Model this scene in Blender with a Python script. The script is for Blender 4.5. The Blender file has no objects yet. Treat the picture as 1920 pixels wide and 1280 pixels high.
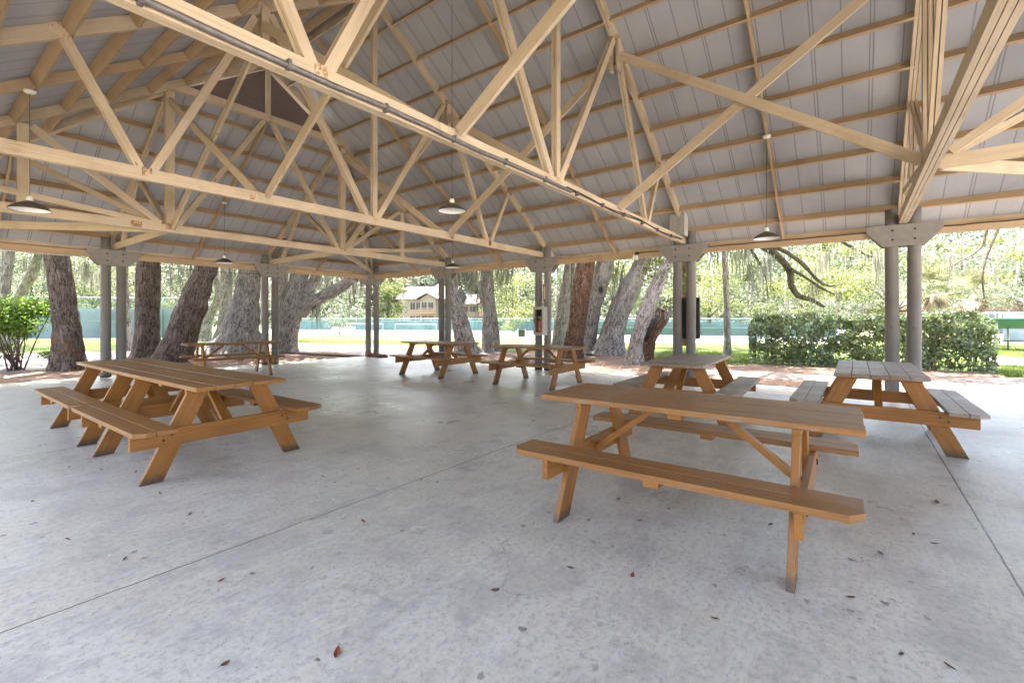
import bpy, bmesh, math, random
import numpy as np
from mathutils import Vector, Matrix, noise as mnoise
random.seed(7); RNG = np.random.default_rng(11)
R = math.radians
scene = bpy.context.scene
COL = scene.collection

# ------------------------------------------------------------------ camera
FPX, CX, YH, TH, CAMH = 869.44, 950.65, 597.29, R(37.0), 1.361
ST, CT = math.sin(TH), math.cos(TH)
cam_d = bpy.data.cameras.new('camera'); cam = bpy.data.objects.new('camera', cam_d); COL.objects.link(cam)
cam.location = (0, 0, CAMH); cam.rotation_euler = (R(90), 0, TH - R(90))
cam_d.sensor_width = 36; cam_d.lens = FPX / 1920 * 36
cam_d.shift_x = (960 - CX) / 1920; cam_d.shift_y = -(640 - YH) / 1920
cam_d.clip_start = .05; cam_d.clip_end = 1500
scene.camera = cam
def G(px, py, z=0.0):                       # a photo pixel's point on the plane at height z
    d = (CAMH - z) * FPX / (py - YH); X = (px - CX) / FPX * d
    return Vector((ST * X + CT * d, -CT * X + ST * d, z))
def P(px, py, d):                           # a photo pixel's point at depth d
    X = (px - CX) / FPX * d
    return Vector((ST * X + CT * d, -CT * X + ST * d, CAMH + (YH - py) / FPX * d))
def cosphi(px): return 1 / math.sqrt(1 + ((px - CX) / FPX) ** 2)

# ------------------------------------------------------------------ tags
def tag(o, label=None, cat=None, group=None, kind=None):
    if label: o['label'] = label
    if cat: o['category'] = cat
    if group: o['group'] = group
    if kind: o['kind'] = kind
    return o
def empty(name, loc=(0, 0, 0), rz=0.0, parent=None):
    o = bpy.data.objects.new(name, None); COL.objects.link(o); o.location = loc; o.rotation_euler = (0, 0, rz)
    o.empty_display_size = .1
    if parent: o.parent = parent
    return o
def copy_tree(o, parent=None):
    c = o.copy(); COL.objects.link(c)
    if parent: c.parent = parent
    for ch in list(o.children): copy_tree(ch, c)
    return c

# ------------------------------------------------------------------ mesh builder
class MB:
    def __init__(s): s.v = []; s.f = []; s.uv = []
    def quad(s, pts, uvs=None):
        i = len(s.v); s.v += [tuple(p) for p in pts]; s.f.append(tuple(range(i, i + len(pts))))
        s.uv += uvs if uvs else [(p[0], p[1]) for p in pts]
    def hexa(s, c, L=1.0, off=None):
        # c: 8 corners, 0-3 start ring, 4-7 end ring (same order)
        off = random.random() * 50 if off is None else off
        i = len(s.v); s.v += [tuple(p) for p in c]
        q = [Vector(p) for p in c]
        per = [0]
        for k in range(4): per.append(per[-1] + (q[(k + 1) % 4] - q[k]).length)
        for k in range(4):
            k2 = (k + 1) % 4
            s.f.append((i + k, i + k2, i + 4 + k2, i + 4 + k))
            ll = (q[4 + k] - q[k]).length
            s.uv += [(off, per[k] + off), (off, per[k + 1] + off), (off + ll, per[k + 1] + off), (off + ll, per[k] + off)]
        s.f.append((i + 3, i + 2, i + 1, i)); s.f.append((i + 4, i + 5, i + 6, i + 7))
        w = (q[1] - q[0]).length; h = (q[3] - q[0]).length
        e = [(off, off), (off + h * .1, off), (off + h * .1, off + w), (off, off + w)]
        s.uv += e + e
    def box(s, lo, hi, axis=0):
        x0, y0, z0 = lo; x1, y1, z1 = hi
        if axis == 0: c = [(x0, y0, z0), (x0, y1, z0), (x0, y1, z1), (x0, y0, z1), (x1, y0, z0), (x1, y1, z0), (x1, y1, z1), (x1, y0, z1)]
        elif axis == 1: c = [(x1, y0, z0), (x0, y0, z0), (x0, y0, z1), (x1, y0, z1), (x1, y1, z0), (x0, y1, z0), (x0, y1, z1), (x1, y1, z1)]
        else: c = [(x0, y0, z0), (x0, y1, z0), (x1, y1, z0), (x1, y0, z0), (x0, y0, z1), (x0, y1, z1), (x1, y1, z1), (x1, y0, z1)]
        s.hexa(c)
    def beam(s, p0, p1, w, h, side=None, up=None):
        p0 = Vector(p0); p1 = Vector(p1); d = (p1 - p0).normalized()
        if side is None:
            side = d.cross(Vector((0, 0, 1)))
            if side.length < 1e-4: side = Vector((1, 0, 0))
        side = Vector(side); side = (side - d * side.dot(d)).normalized(); upv = side.cross(d).normalized()
        a = side * w / 2; b = upv * h / 2
        s.hexa([p0 - a - b, p0 + a - b, p0 + a + b, p0 - a + b, p1 - a - b, p1 + a - b, p1 + a + b, p1 - a + b])
    def plies(s, p0, p1, n, h, side, t=.038, gap=.006):
        side = Vector(side).normalized()
        for k in range(n):
            o = side * ((k - (n - 1) / 2) * (t + gap))
            s.beam(Vector(p0) + o, Vector(p1) + o, t, h, side)
    def tube(s, pts, rad, n=10, cap=True):
        pts = [Vector(p) for p in pts]; rings = []
        t0 = (pts[1] - pts[0]).normalized()
        ref = Vector((0, 0, 1)) if abs(t0.z) < .9 else Vector((1, 0, 0))
        sd = t0.cross(ref).normalized(); vlen = 0; vs = []
        for k, p in enumerate(pts):
            t = (pts[min(k + 1, len(pts) - 1)] - pts[max(k - 1, 0)]).normalized()
            sd = (sd - t * sd.dot(t)).normalized(); u2 = t.cross(sd)
            r = rad[k] if isinstance(rad, (list, tuple)) else rad
            base = len(s.v)
            for j in range(n):
                an = 2 * math.pi * j / n
                s.v.append(tuple(p + (sd * math.cos(an) + u2 * math.sin(an)) * r))
            rings.append(base)
            if k: vlen += (p - pts[k - 1]).length
            vs.append(vlen)
        for k in range(len(pts) - 1):
            for j in range(n):
                j2 = (j + 1) % n
                s.f.append((rings[k] + j, rings[k] + j2, rings[k + 1] + j2, rings[k + 1] + j))
                s.uv += [(vs[k], j / n), (vs[k], (j + 1) / n), (vs[k + 1], (j + 1) / n), (vs[k + 1], j / n)]
        if cap:
            s.f.append(tuple(rings[0] + j for j in reversed(range(n)))); s.uv += [(0, 0)] * n
            s.f.append(tuple(rings[-1] + j for j in range(n))); s.uv += [(0, 0)] * n
    def lathe(s, prof, c=(0, 0, 0), n=24):
        # prof: list of (r, z)
        b0 = len(s.v)
        for r, z in prof:
            for j in range(n):
                an = 2 * math.pi * j / n
                s.v.append((c[0] + r * math.cos(an), c[1] + r * math.sin(an), c[2] + z))
        for k in range(len(prof) - 1):
            for j in range(n):
                j2 = (j + 1) % n
                s.f.append((b0 + k * n + j, b0 + k * n + j2, b0 + (k + 1) * n + j2, b0 + (k + 1) * n + j))
                s.uv += [(j / n, k), ((j + 1) / n, k), ((j + 1) / n, k + 1), (j / n, k + 1)]
    def prism(s, poly, axis_vec):
        # closed polygon (list of 3-vectors) extruded along axis_vec
        ax = Vector(axis_vec); n = len(poly); i = len(s.v)
        s.v += [tuple(p) for p in poly] + [tuple(Vector(p) + ax) for p in poly]
        for k in range(n):
            k2 = (k + 1) % n; ll = (Vector(poly[k2]) - Vector(poly[k])).length
            s.f.append((i + k, i + k2, i + n + k2, i + n + k)); s.uv += [(0, 0), (ll, 0), (ll, ax.length), (0, ax.length)]
        # planar uv for caps
        e1 = (Vector(poly[1]) - Vector(poly[0])).normalized(); e2 = ax.normalized().cross(e1)
        uvp = [((Vector(p) - Vector(poly[0])).dot(e1), (Vector(p) - Vector(poly[0])).dot(e2)) for p in poly]
        s.f.append(tuple(i + k for k in reversed(range(n)))); s.uv += list(reversed(uvp))
        s.f.append(tuple(i + n + k for k in range(n))); s.uv += uvp
    def build(s, name, mat, parent=None, smooth=False, bevel=0.0, fixn=True):
        me = bpy.data.meshes.new(name); me.from_pydata(s.v, [], s.f)
        ul = me.uv_layers.new(name='UVMap')
        if len(s.uv) == len(me.loops): ul.data.foreach_set('uv', np.array(s.uv, dtype=np.float32).ravel())
        me.materials.append(mat)
        if fixn:
            bm = bmesh.new(); bm.from_mesh(me); bmesh.ops.recalc_face_normals(bm, faces=bm.faces); bm.to_mesh(me); bm.free()
        if smooth: me.polygons.foreach_set('use_smooth', [True] * len(me.polygons))
        o = bpy.data.objects.new(name, me); COL.objects.link(o)
        if parent: o.parent = parent
        if bevel:
            md = o.modifiers.new('bevel', 'BEVEL'); md.width = bevel; md.segments = 2; md.limit_method = 'ANGLE'
        return o

def quads_object(name, V, mat, parent=None):
    """V: (N,4,3) array of separate quads -> one mesh object"""
    N = len(V); me = bpy.data.meshes.new(name)
    me.vertices.add(N * 4); me.vertices.foreach_set('co', V.astype(np.float32).ravel())
    me.loops.add(N * 4); me.loops.foreach_set('vertex_index', np.arange(N * 4, dtype=np.int32))
    me.polygons.add(N); me.polygons.foreach_set('loop_start', np.arange(0, N * 4, 4, dtype=np.int32))
    me.polygons.foreach_set('loop_total', np.full(N, 4, dtype=np.int32))
    me.update(calc_edges=True); me.materials.append(mat)
    o = bpy.data.objects.new(name, me); COL.objects.link(o)
    if parent: o.parent = parent
    return o
def leaf_quads(c, size, normal=None, aspect=.5, droop=0.0, rng=RNG):
    """pointed leaf-shaped quads at centres c (N,3)"""
    N = len(c); d = rng.normal(size=(N, 3)); d[:, 2] -= droop; d /= np.linalg.norm(d, axis=1)[:, None]
    n = rng.normal(size=(N, 3)) if normal is None else normal + rng.normal(size=(N, 3)) * .6
    s = np.cross(d, n); s /= np.linalg.norm(s, axis=1)[:, None] + 1e-9
    nn = np.cross(s, d)
    L = size[:, None] * d; W = size[:, None] * s * aspect; B = nn * size[:, None] * .12
    return np.stack([c - L * .5, c + W * .5 - L * .05 + B, c + L * .5, c - W * .5 - L * .05 + B], axis=1)
def strand_quads(p, length, width, rng=RNG):
    """hanging moss: thin tapering vertical strips"""
    N = len(p); an = rng.uniform(0, math.pi, N); s = np.stack([np.cos(an), np.sin(an), np.zeros(N)], 1) * width[:, None] * .5
    sway = rng.normal(size=(N, 3)) * .08 * length[:, None]; sway[:, 2] = -length
    return np.stack([p - s, p + s, p + s * .25 + sway, p - s * .25 + sway], axis=1)

# ------------------------------------------------------------------ materials
def new_mat(name):
    m = bpy.data.materials.new(name); m.use_nodes = True; nt = m.node_tree
    b = nt.nodes['Principled BSDF']; return m, nt, b
def N(nt, t, **kw):
    n = nt.nodes.new(t)
    for k, v in kw.items():
        if k in n.inputs: n.inputs[k].default_value = v
        else: setattr(n, k, v)
    return n
def lk(nt, a, b): nt.links.new(a, b)
def ramp(nt, fac, stops):
    r = nt.nodes.new('ShaderNodeValToRGB'); cr = r.color_ramp
    while len(cr.elements) < len(stops): cr.elements.new(.5)
    for e, (p, c) in zip(cr.elements, stops):
        e.position = p; e.color = (*c, 1) if len(c) == 3 else c
    lk(nt, fac, r.inputs['Fac']); return r.outputs['Color']
def mixc(nt, f, a, b, mode='MIX'):
    m = nt.nodes.new('ShaderNodeMix'); m.data_type = 'RGBA'; m.blend_type = mode
    if isinstance(f, (int, float)): m.inputs[0].default_value = f
    else: lk(nt, f, m.inputs[0])
    for k, x in ((6, a), (7, b)):
        if isinstance(x, tuple): m.inputs[k].default_value = (*x, 1)
        else: lk(nt, x, m.inputs[k])
    return m.outputs[2]
def math_n(nt, op, a, b=None, c=None):
    m = nt.nodes.new('ShaderNodeMath'); m.operation = op
    for k, x in enumerate((a, b, c)):
        if x is None: continue
        if isinstance(x, (int, float)): m.inputs[k].default_value = x
        else: lk(nt, x, m.inputs[k])
    return m.outputs[0]
def vec_scale(nt, v, s):
    m = nt.nodes.new('ShaderNodeMapping'); lk(nt, v, m.inputs['Vector']); m.inputs['Scale'].default_value = s; return m.outputs[0]
def noise(nt, vec, scale, detail=4, rough=.55):
    n = N(nt, 'ShaderNodeTexNoise', Scale=scale, Detail=detail, Roughness=rough); lk(nt, vec, n.inputs['Vector']); return n.outputs['Fac']
def bump(nt, b, h, strength=.3, dist=.01):
    n = N(nt, 'ShaderNodeBump', Strength=strength, Distance=dist); lk(nt, h, n.inputs['Height']); lk(nt, n.outputs[0], b.inputs['Normal'])

def wood_paint(name, base, dark, wear, rough=.5, wearpos=(.62, .8), grime=.35, spec=.3, holes=False, foot=False):
    m, nt, b = new_mat(name)
    uv = N(nt, 'ShaderNodeUVMap').outputs[0]; geo = N(nt, 'ShaderNodeNewGeometry'); oi = N(nt, 'ShaderNodeObjectInfo')
    grain = noise(nt, vec_scale(nt, uv, (1.5, 55, 1)), 1.0, 6, .65)
    big = noise(nt, geo.outputs['Position'], 1.7, 4)
    c = ramp(nt, grain, [(.25, dark), (.55, base), (.8, tuple(min(1, x * 1.12) for x in base))])
    c = mixc(nt, math_n(nt, 'MULTIPLY', geo.outputs['Random Per Island'], .5), c, tuple(x * .62 for x in base))
    g = ramp(nt, big, [(.45, (0, 0, 0)), (.75, (grime,) * 3)])
    c = mixc(nt, g, c, tuple(x * .6 for x in dark))
    w = noise(nt, vec_scale(nt, uv, (5, 90, 1)), 1.0, 5, .7)
    w2 = math_n(nt, 'MULTIPLY', w, noise(nt, geo.outputs['Position'], 2.3, 3)); w2 = math_n(nt, 'MULTIPLY', w2, 2.0)
    wf = ramp(nt, w2, [(wearpos[0], (0, 0, 0)), (wearpos[1], (1, 1, 1))])
    c = mixc(nt, wf, c, wear)
    if holes:
        vo = N(nt, 'ShaderNodeTexVoronoi', Scale=1.0); lk(nt, vec_scale(nt, uv, (1.6, 5, 1)), vo.inputs['Vector'])
        k = ramp(nt, vo.outputs['Distance'], [(.03, (1, 1, 1)), (.06, (0, 0, 0))])
        c = mixc(nt, k, c, tuple(x * .25 for x in dark))
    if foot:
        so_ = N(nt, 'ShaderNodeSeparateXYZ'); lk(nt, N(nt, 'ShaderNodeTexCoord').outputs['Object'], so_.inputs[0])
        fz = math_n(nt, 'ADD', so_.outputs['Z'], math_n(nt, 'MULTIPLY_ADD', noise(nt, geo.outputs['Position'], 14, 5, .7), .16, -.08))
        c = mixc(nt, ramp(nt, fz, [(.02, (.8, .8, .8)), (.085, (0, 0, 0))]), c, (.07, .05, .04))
    lk(nt, c, b.inputs['Base Color'])
    rr = math_n(nt, 'MULTIPLY_ADD', grain, .25, rough - .1); lk(nt, rr, b.inputs['Roughness'])
    b.inputs['Specular IOR Level'].default_value = spec
    bump(nt, b, grain, .25, .004)
    return m
M = {}
M['cream'] = wood_paint('cream_painted_timber', (.60, .485, .35), (.44, .34, .23), (.32, .22, .125), .55, (.68, .95), .5, .25, True)
M['purlin'] = wood_paint('tan_shaded_purlin', (.52, .375, .235), (.37, .25, .15), (.25, .16, .09), .55, (.80, 1.0), .45, .25, True)  # own orange-tan tone, browned further to stand in for its shaded sides
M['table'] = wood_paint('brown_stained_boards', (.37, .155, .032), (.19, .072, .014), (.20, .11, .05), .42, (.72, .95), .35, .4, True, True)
M['table_top'] = wood_paint('worn_brown_boards', (.36, .165, .046), (.18, .076, .02), (.27, .20, .145), .42, (.56, .84), .30, .45, True)
M['table_grey'] = wood_paint('weathered_glare_boards', (.29, .20, .14), (.19, .125, .085), (.36, .30, .26), .45, (.42, .75), .3, .45, True)  # weathered tone, greyed further to paint in the sky's glare on the tops
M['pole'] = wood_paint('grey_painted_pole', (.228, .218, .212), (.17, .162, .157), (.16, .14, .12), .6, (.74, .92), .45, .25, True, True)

def simple(name, col, rough=.5, metal=0.0, var=.12, scale=6, spec=.4, bmp=0.0):
    m, nt, b = new_mat(name); geo = N(nt, 'ShaderNodeNewGeometry')
    n = noise(nt, geo.outputs['Position'], scale, 5)
    c = ramp(nt, n, [(.3, tuple(x * (1 - var) for x in col)), (.7, tuple(min(1, x * (1 + var)) for x in col))])
    lk(nt, c, b.inputs['Base Color']); b.inputs['Roughness'].default_value = rough; b.inputs['Metallic'].default_value = metal
    b.inputs['Specular IOR Level'].default_value = spec
    if bmp: bump(nt, b, n, bmp, .01)
    return m
M['gusset'] = simple('grey_painted_plate', (.235, .22, .21), .6, 0, .1, 9, .25)
M['bolt'] = simple('dark_bolt', (.06, .05, .045), .5, .3)
M['louver'] = simple('dark_brown_louver', (.085, .06, .048), .6)
M['shade_out'] = simple('dark_lamp_enamel', (.09, .075, .06), .35)
M['shade_in'] = simple('white_lamp_enamel', (.8, .82, .85), .35, 0, .03)
M['white_plastic'] = simple('white_plastic', (.72, .71, .68), .4, 0, .05)
M['conduit'] = simple('grey_conduit', (.16, .15, .15), .45, .3, .25, 20)
M['cable'] = simple('black_cable', (.025, .023, .02), .5)
M['box_grey'] = simple('grey_box', (.30, .29, .27), .5, .1, .15, 12)
M['box_light'] = simple('light_grey_box', (.50, .48, .44), .5, .1, .15, 12)
M['black'] = simple('black_frame', (.02, .022, .025), .35)
M['screen'] = simple('dark_board_face', (.05, .055, .055), .15, 0, .3, 8, .5)
M['red'] = simple('red_extinguisher', (.32, .02, .02), .3)
M['dark'] = simple('recess_shade', (.03, .025, .022), .7)  # near-black colour standing in for the shade inside recesses
M['stone'] = simple('reddish_stone', (.20, .10, .08), .8, 0, .4, 14, .2, .5)
M['teal'] = simple('teal_post', (.05, .13, .125), .4)
M['rail'] = simple('pale_teal_rail', (.25, .36, .36), .35, .3)
M['windscreen'] = simple('teal_windscreen', (.115, .185, .19), .8, 0, .35, .7, .2)
M['windscreen_blue'] = simple('blue_green_windscreen', (.25, .28, .36), .8, 0, .3, .7, .2)
M['canopy_green'] = simple('green_awning', (.01, .14, .15), .5, 0, .1, 2)
M['tape'] = simple('white_net_tape', (.8, .8, .78), .6, 0, .03)
M['galv'] = simple('galvanised_post', (.42, .42, .41), .5, .2)
M['house'] = simple('cream_stucco', (.36, .335, .28), .8, 0, .06, 3)
M['house_trim'] = simple('tan_trim', (.46, .33, .23), .7)
M['roof_tile'] = simple('grey_brown_shingle', (.05, .044, .043), .8, 0, .25, 3)
M['pane'] = simple('dark_pane', (.09, .11, .13), .1, 0, .2, 2, .6)
M['brown_wall'] = simple('brown_wall', (.12, .095, .075), .8)
M['car_red'] = simple('red_car_paint', (.42, .03, .03), .25, 0, .05)
M['tyre'] = simple('black_tyre', (.02, .02, .02), .8)
M['metal_bench'] = simple('grey_green_bench', (.05, .09, .08), .5)

def rust_plate():
    m, nt, b = new_mat('punched_plate'); uv = N(nt, 'ShaderNodeUVMap').outputs[0]; geo = N(nt, 'ShaderNodeNewGeometry')
    n = noise(nt, geo.outputs['Position'], 60, 5, .7)
    n2 = noise(nt, geo.outputs['Position'], 4, 2)
    f = math_n(nt, 'ADD', n, math_n(nt, 'MULTIPLY_ADD', n2, .9, -.45))
    c = ramp(nt, f, [(.47, (.56, .43, .29)), (.58, (.30, .17, .085)), (.70, (.10, .05, .03))])
    lk(nt, c, b.inputs['Base Color']); b.inputs['Roughness'].default_value = .7
    v = N(nt, 'ShaderNodeTexVoronoi', Scale=70.0); lk(nt, geo.outputs['Position'], v.inputs['Vector']); bump(nt, b, v.outputs['Distance'], .6, .004)
    return m
M['plate'] = rust_plate()

def roof_sheet(axis):
    """underside of ribbed metal sheet; ribs every .33 m, alternately single and double, running down the slope"""
    m, nt, b = new_mat('roof_sheet_%s' % axis); geo = N(nt, 'ShaderNodeNewGeometry')
    sx = N(nt, 'ShaderNodeSeparateXYZ'); lk(nt, geo.outputs['Position'], sx.inputs[0])
    t = sx.outputs['Y' if axis == 'b' else 'X']
    fr = math_n(nt, 'FRACT', math_n(nt, 'DIVIDE', t, .66))
    def line(c, w): return math_n(nt, 'LESS_THAN', math_n(nt, 'ABSOLUTE', math_n(nt, 'SUBTRACT', fr, c)), w)
    ln = math_n(nt, 'MAXIMUM', line(.25, .012), math_n(nt, 'MAXIMUM', line(.72, .012), line(.78, .012)))
    hgt = math_n(nt, 'MAXIMUM', line(.25, .03), line(.75, .05))
    n = noise(nt, geo.outputs['Position'], 1.2, 5); n2 = noise(nt, geo.outputs['Position'], 16, 4)
    c = ramp(nt, n, [(.3, (.335, .345, .385)), (.7, (.43, .44, .475))])
    c = mixc(nt, math_n(nt, 'MULTIPLY', n2, .22), c, (.25, .235, .235))
    c = mixc(nt, math_n(nt, 'MULTIPLY', ln, .52), c, (.10, .095, .095))
    lk(nt, c, b.inputs['Base Color']); b.inputs['Roughness'].default_value = .5; b.inputs['Specular IOR Level'].default_value = .3
    bump(nt, b, hgt, .4, .02)
    return m
M['sheet_b'] = roof_sheet('b'); M['sheet_a'] = roof_sheet('a')

def concrete():
    m, nt, b = new_mat('broom_concrete'); geo = N(nt, 'ShaderNodeNewGeometry'); p = geo.outputs['Position']
    big = noise(nt, p, .55, 6, .65); mid = noise(nt, p, 3.2, 7, .7); fine = noise(nt, p, 30, 6, .8); sp = noise(nt, p, 110, 3, .7)
    c = ramp(nt, big, [(.3, (.525, .50, .43)), (.5, (.625, .595, .515)), (.7, (.70, .67, .59))])
    c = mixc(nt, ramp(nt, mid, [(.48, (0, 0, 0)), (.66, (.7, .7, .7))]), c, (.42, .40, .375))
    c = mixc(nt, ramp(nt, fine, [(.50, (0, 0, 0)), (.64, (.8, .8, .8))]), c, (.34, .335, .33))
    c = mixc(nt, ramp(nt, fine, [(.30, (.7, .7, .7)), (.44, (0, 0, 0))]), c, (.76, .755, .74))
    # dark pock marks and crumbs
    wp = N(nt, 'ShaderNodeVectorMath', operation='ADD'); lk(nt, p, wp.inputs[0]); ws = N(nt, 'ShaderNodeVectorMath', operation='SCALE'); tn = N(nt, 'ShaderNodeTexNoise', Scale=25.0); lk(nt, p, tn.inputs['Vector']); lk(nt, tn.outputs['Color'], ws.inputs[0]); ws.inputs['Scale'].default_value = .05; lk(nt, ws.outputs[0], wp.inputs[1])
    v = N(nt, 'ShaderNodeTexVoronoi', Scale=6.5); lk(nt, wp.outputs[0], v.inputs['Vector'])
    msk = ramp(nt, noise(nt, p, 1.3, 3), [(.45, (0, 0, 0)), (.6, (1, 1, 1))])
    pk = math_n(nt, 'MULTIPLY', ramp(nt, v.outputs['Distance'], [(.08, (1, 1, 1)), (.13, (0, 0, 0))]), msk)
    c = mixc(nt, math_n(nt, 'MULTIPLY', pk, .8), c, (.12, .11, .10))
    v2 = N(nt, 'ShaderNodeTexVoronoi', Scale=24.0); lk(nt, wp.outputs[0], v2.inputs['Vector'])
    pk2 = math_n(nt, 'MULTIPLY', ramp(nt, v2.outputs['Distance'], [(.10, (1, 1, 1)), (.2, (0, 0, 0))]), ramp(nt, noise(nt, p, 2.1, 5), [(.47, (0, 0, 0)), (.6, (1, 1, 1))]))
    c = mixc(nt, math_n(nt, 'MULTIPLY', pk2, .6), c, (.18, .175, .17))
    # broom streaks and blotchy stains
    st = noise(nt, vec_scale(nt, p, (1.6, 12, 1)), 1.0, 6, .75)
    c = mixc(nt, ramp(nt, st, [(.52, (0, 0, 0)), (.70, (.55, .55, .55))]), c, (.72, .72, .71))
    bl = noise(nt, p, 1.1, 5, .55)
    c = mixc(nt, ramp(nt, bl, [(.56, (0, 0, 0)), (.63, (.45, .45, .45))]), c, (.42, .40, .375))
    bl2 = noise(nt, p, 2.3, 5, .6)
    c = mixc(nt, ramp(nt, bl2, [(.60, (0, 0, 0)), (.68, (.6, .6, .6))]), c, (.36, .345, .33))
    rd = noise(nt, p, 2.7, 4, .6)
    c = mixc(nt, ramp(nt, rd, [(.62, (0, 0, 0)), (.74, (.45, .45, .45))]), c, (.38, .29, .27))
    # sawn joints
    s = N(nt, 'ShaderNodeSeparateXYZ'); lk(nt, p, s.inputs[0])
    wob = math_n(nt, 'MULTIPLY_ADD', noise(nt, p, 9, 4), .018, -.009)
    def jl(ch, at, w):
        return math_n(nt, 'LESS_THAN', math_n(nt, 'ABSOLUTE', math_n(nt, 'ADD', math_n(nt, 'SUBTRACT', s.outputs[ch], at), wob)), w)
    dark = None
    for at in (2.965, 6.60, -.66):
        j = jl('Y', at, .0055); dark = j if dark is None else math_n(nt, 'MAXIMUM', dark, j)
    pale = math_n(nt, 'MAXIMUM', jl('X', 3.215, .005), jl('X', 6.86, .005))
    cv = N(nt, 'ShaderNodeTexVoronoi', Scale=.42, feature='DISTANCE_TO_EDGE'); cw = N(nt, 'ShaderNodeVectorMath', operation='ADD'); lk(nt, p, cw.inputs[0]); cs = N(nt, 'ShaderNodeVectorMath', operation='SCALE'); cn = N(nt, 'ShaderNodeTexNoise', Scale=2.2, Detail=6.0); lk(nt, p, cn.inputs['Vector']); lk(nt, cn.outputs['Color'], cs.inputs[0]); cs.inputs['Scale'].default_value = .5; lk(nt, cs.outputs[0], cw.inputs[1]); lk(nt, cw.outputs[0], cv.inputs['Vector'])
    ck = math_n(nt, 'MULTIPLY', math_n(nt, 'LESS_THAN', cv.outputs['Distance'], .0011), ramp(nt, noise(nt, p, .5, 2), [(.52, (0, 0, 0)), (.58, (1, 1, 1))]))
    c = mixc(nt, math_n(nt, 'MULTIPLY', ck, .5), c, (.2, .19, .18))
    c = mixc(nt, math_n(nt, 'MULTIPLY', dark, .85), c, (.07, .06, .055))
    c = mixc(nt, math_n(nt, 'MULTIPLY', pale, .6), c, (.62, .61, .60))
    lk(nt, c, b.inputs['Base Color'])
    rr = ramp(nt, big, [(.35, (.24,) * 3), (.7, (.52,) * 3)]); lk(nt, rr, b.inputs['Roughness'])
    b.inputs['Specular IOR Level'].default_value = .45
    h = math_n(nt, 'SUBTRACT', math_n(nt, 'MULTIPLY_ADD', sp, .5, fine), math_n(nt, 'MULTIPLY', math_n(nt, 'ADD', pk, dark), 1.5))
    bump(nt, b, h, .35, .006)
    return m
M['concrete'] = concrete()
def path_mat():
    m, nt, b = new_mat('pale_path'); p = N(nt, 'ShaderNodeNewGeometry').outputs['Position']
    n = noise(nt, p, 1.4, 6, .65); f = noise(nt, p, 40, 3)
    c = ramp(nt, n, [(.3, (.14, .125, .125)), (.7, (.235, .215, .21))]); c = mixc(nt, math_n(nt, 'MULTIPLY', f, .4), c, (.22, .19, .17))
    lk(nt, c, b.inputs['Base Color']); b.inputs['Roughness'].default_value = .85; bump(nt, b, f, .3, .01); return m
M['path'] = path_mat()
M['bounce_pave'] = simple('pale_bounce_ground', (.56, .53, .48), .85, 0, .08, 3, .2)  # added reflector ground, kept pale to throw sunlight under the roof
def ground_mat(name, cols, scale, fscale, bs=.6):
    m, nt, b = new_mat(name); p = N(nt, 'ShaderNodeNewGeometry').outputs['Position']
    n = noise(nt, p, scale, 6, .65); f = noise(nt, p, fscale, 5, .75)
    c = ramp(nt, n, [(.3, cols[0]), (.5, cols[1]), (.7, cols[2])])
    c2 = ramp(nt, f, [(.3, tuple(x * .45 for x in cols[0])), (.55, cols[1]), (.75, tuple(min(1, x * 1.5) for x in cols[2]))])
    c = mixc(nt, .55, c, c2)
    lk(nt, c, b.inputs['Base Color']); b.inputs['Roughness'].default_value = .95; b.inputs['Specular IOR Level'].default_value = .1
    bump(nt, b, f, bs, .03); return m
M['ground'] = ground_mat('leaf_litter_ground', [(.10, .09, .04), (.15, .125, .07), (.20, .17, .10)], .7, 18)
M['mulch'] = ground_mat('pine_straw_bed', [(.15, .105, .08), (.23, .165, .13), (.33, .25, .205)], 2.2, 22, 1.0)
M['lawn'] = ground_mat('lawn', [(.045, .075, .017), (.075, .11, .024), (.13, .145, .055)], .6, 14, .8)
M['gravel'] = ground_mat('gravel', [(.14, .13, .12), (.22, .21, .19), (.32, .30, .28)], 6, 60, 1.0)
M['court'] = ground_mat('hard_court', [(.13, .155, .165), (.17, .19, .20), (.21, .22, .23)], .15, 30, .05)
M['needle'] = simple('dry_needles', (.32, .21, .14), .8, 0, .5, 30, .1)

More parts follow.
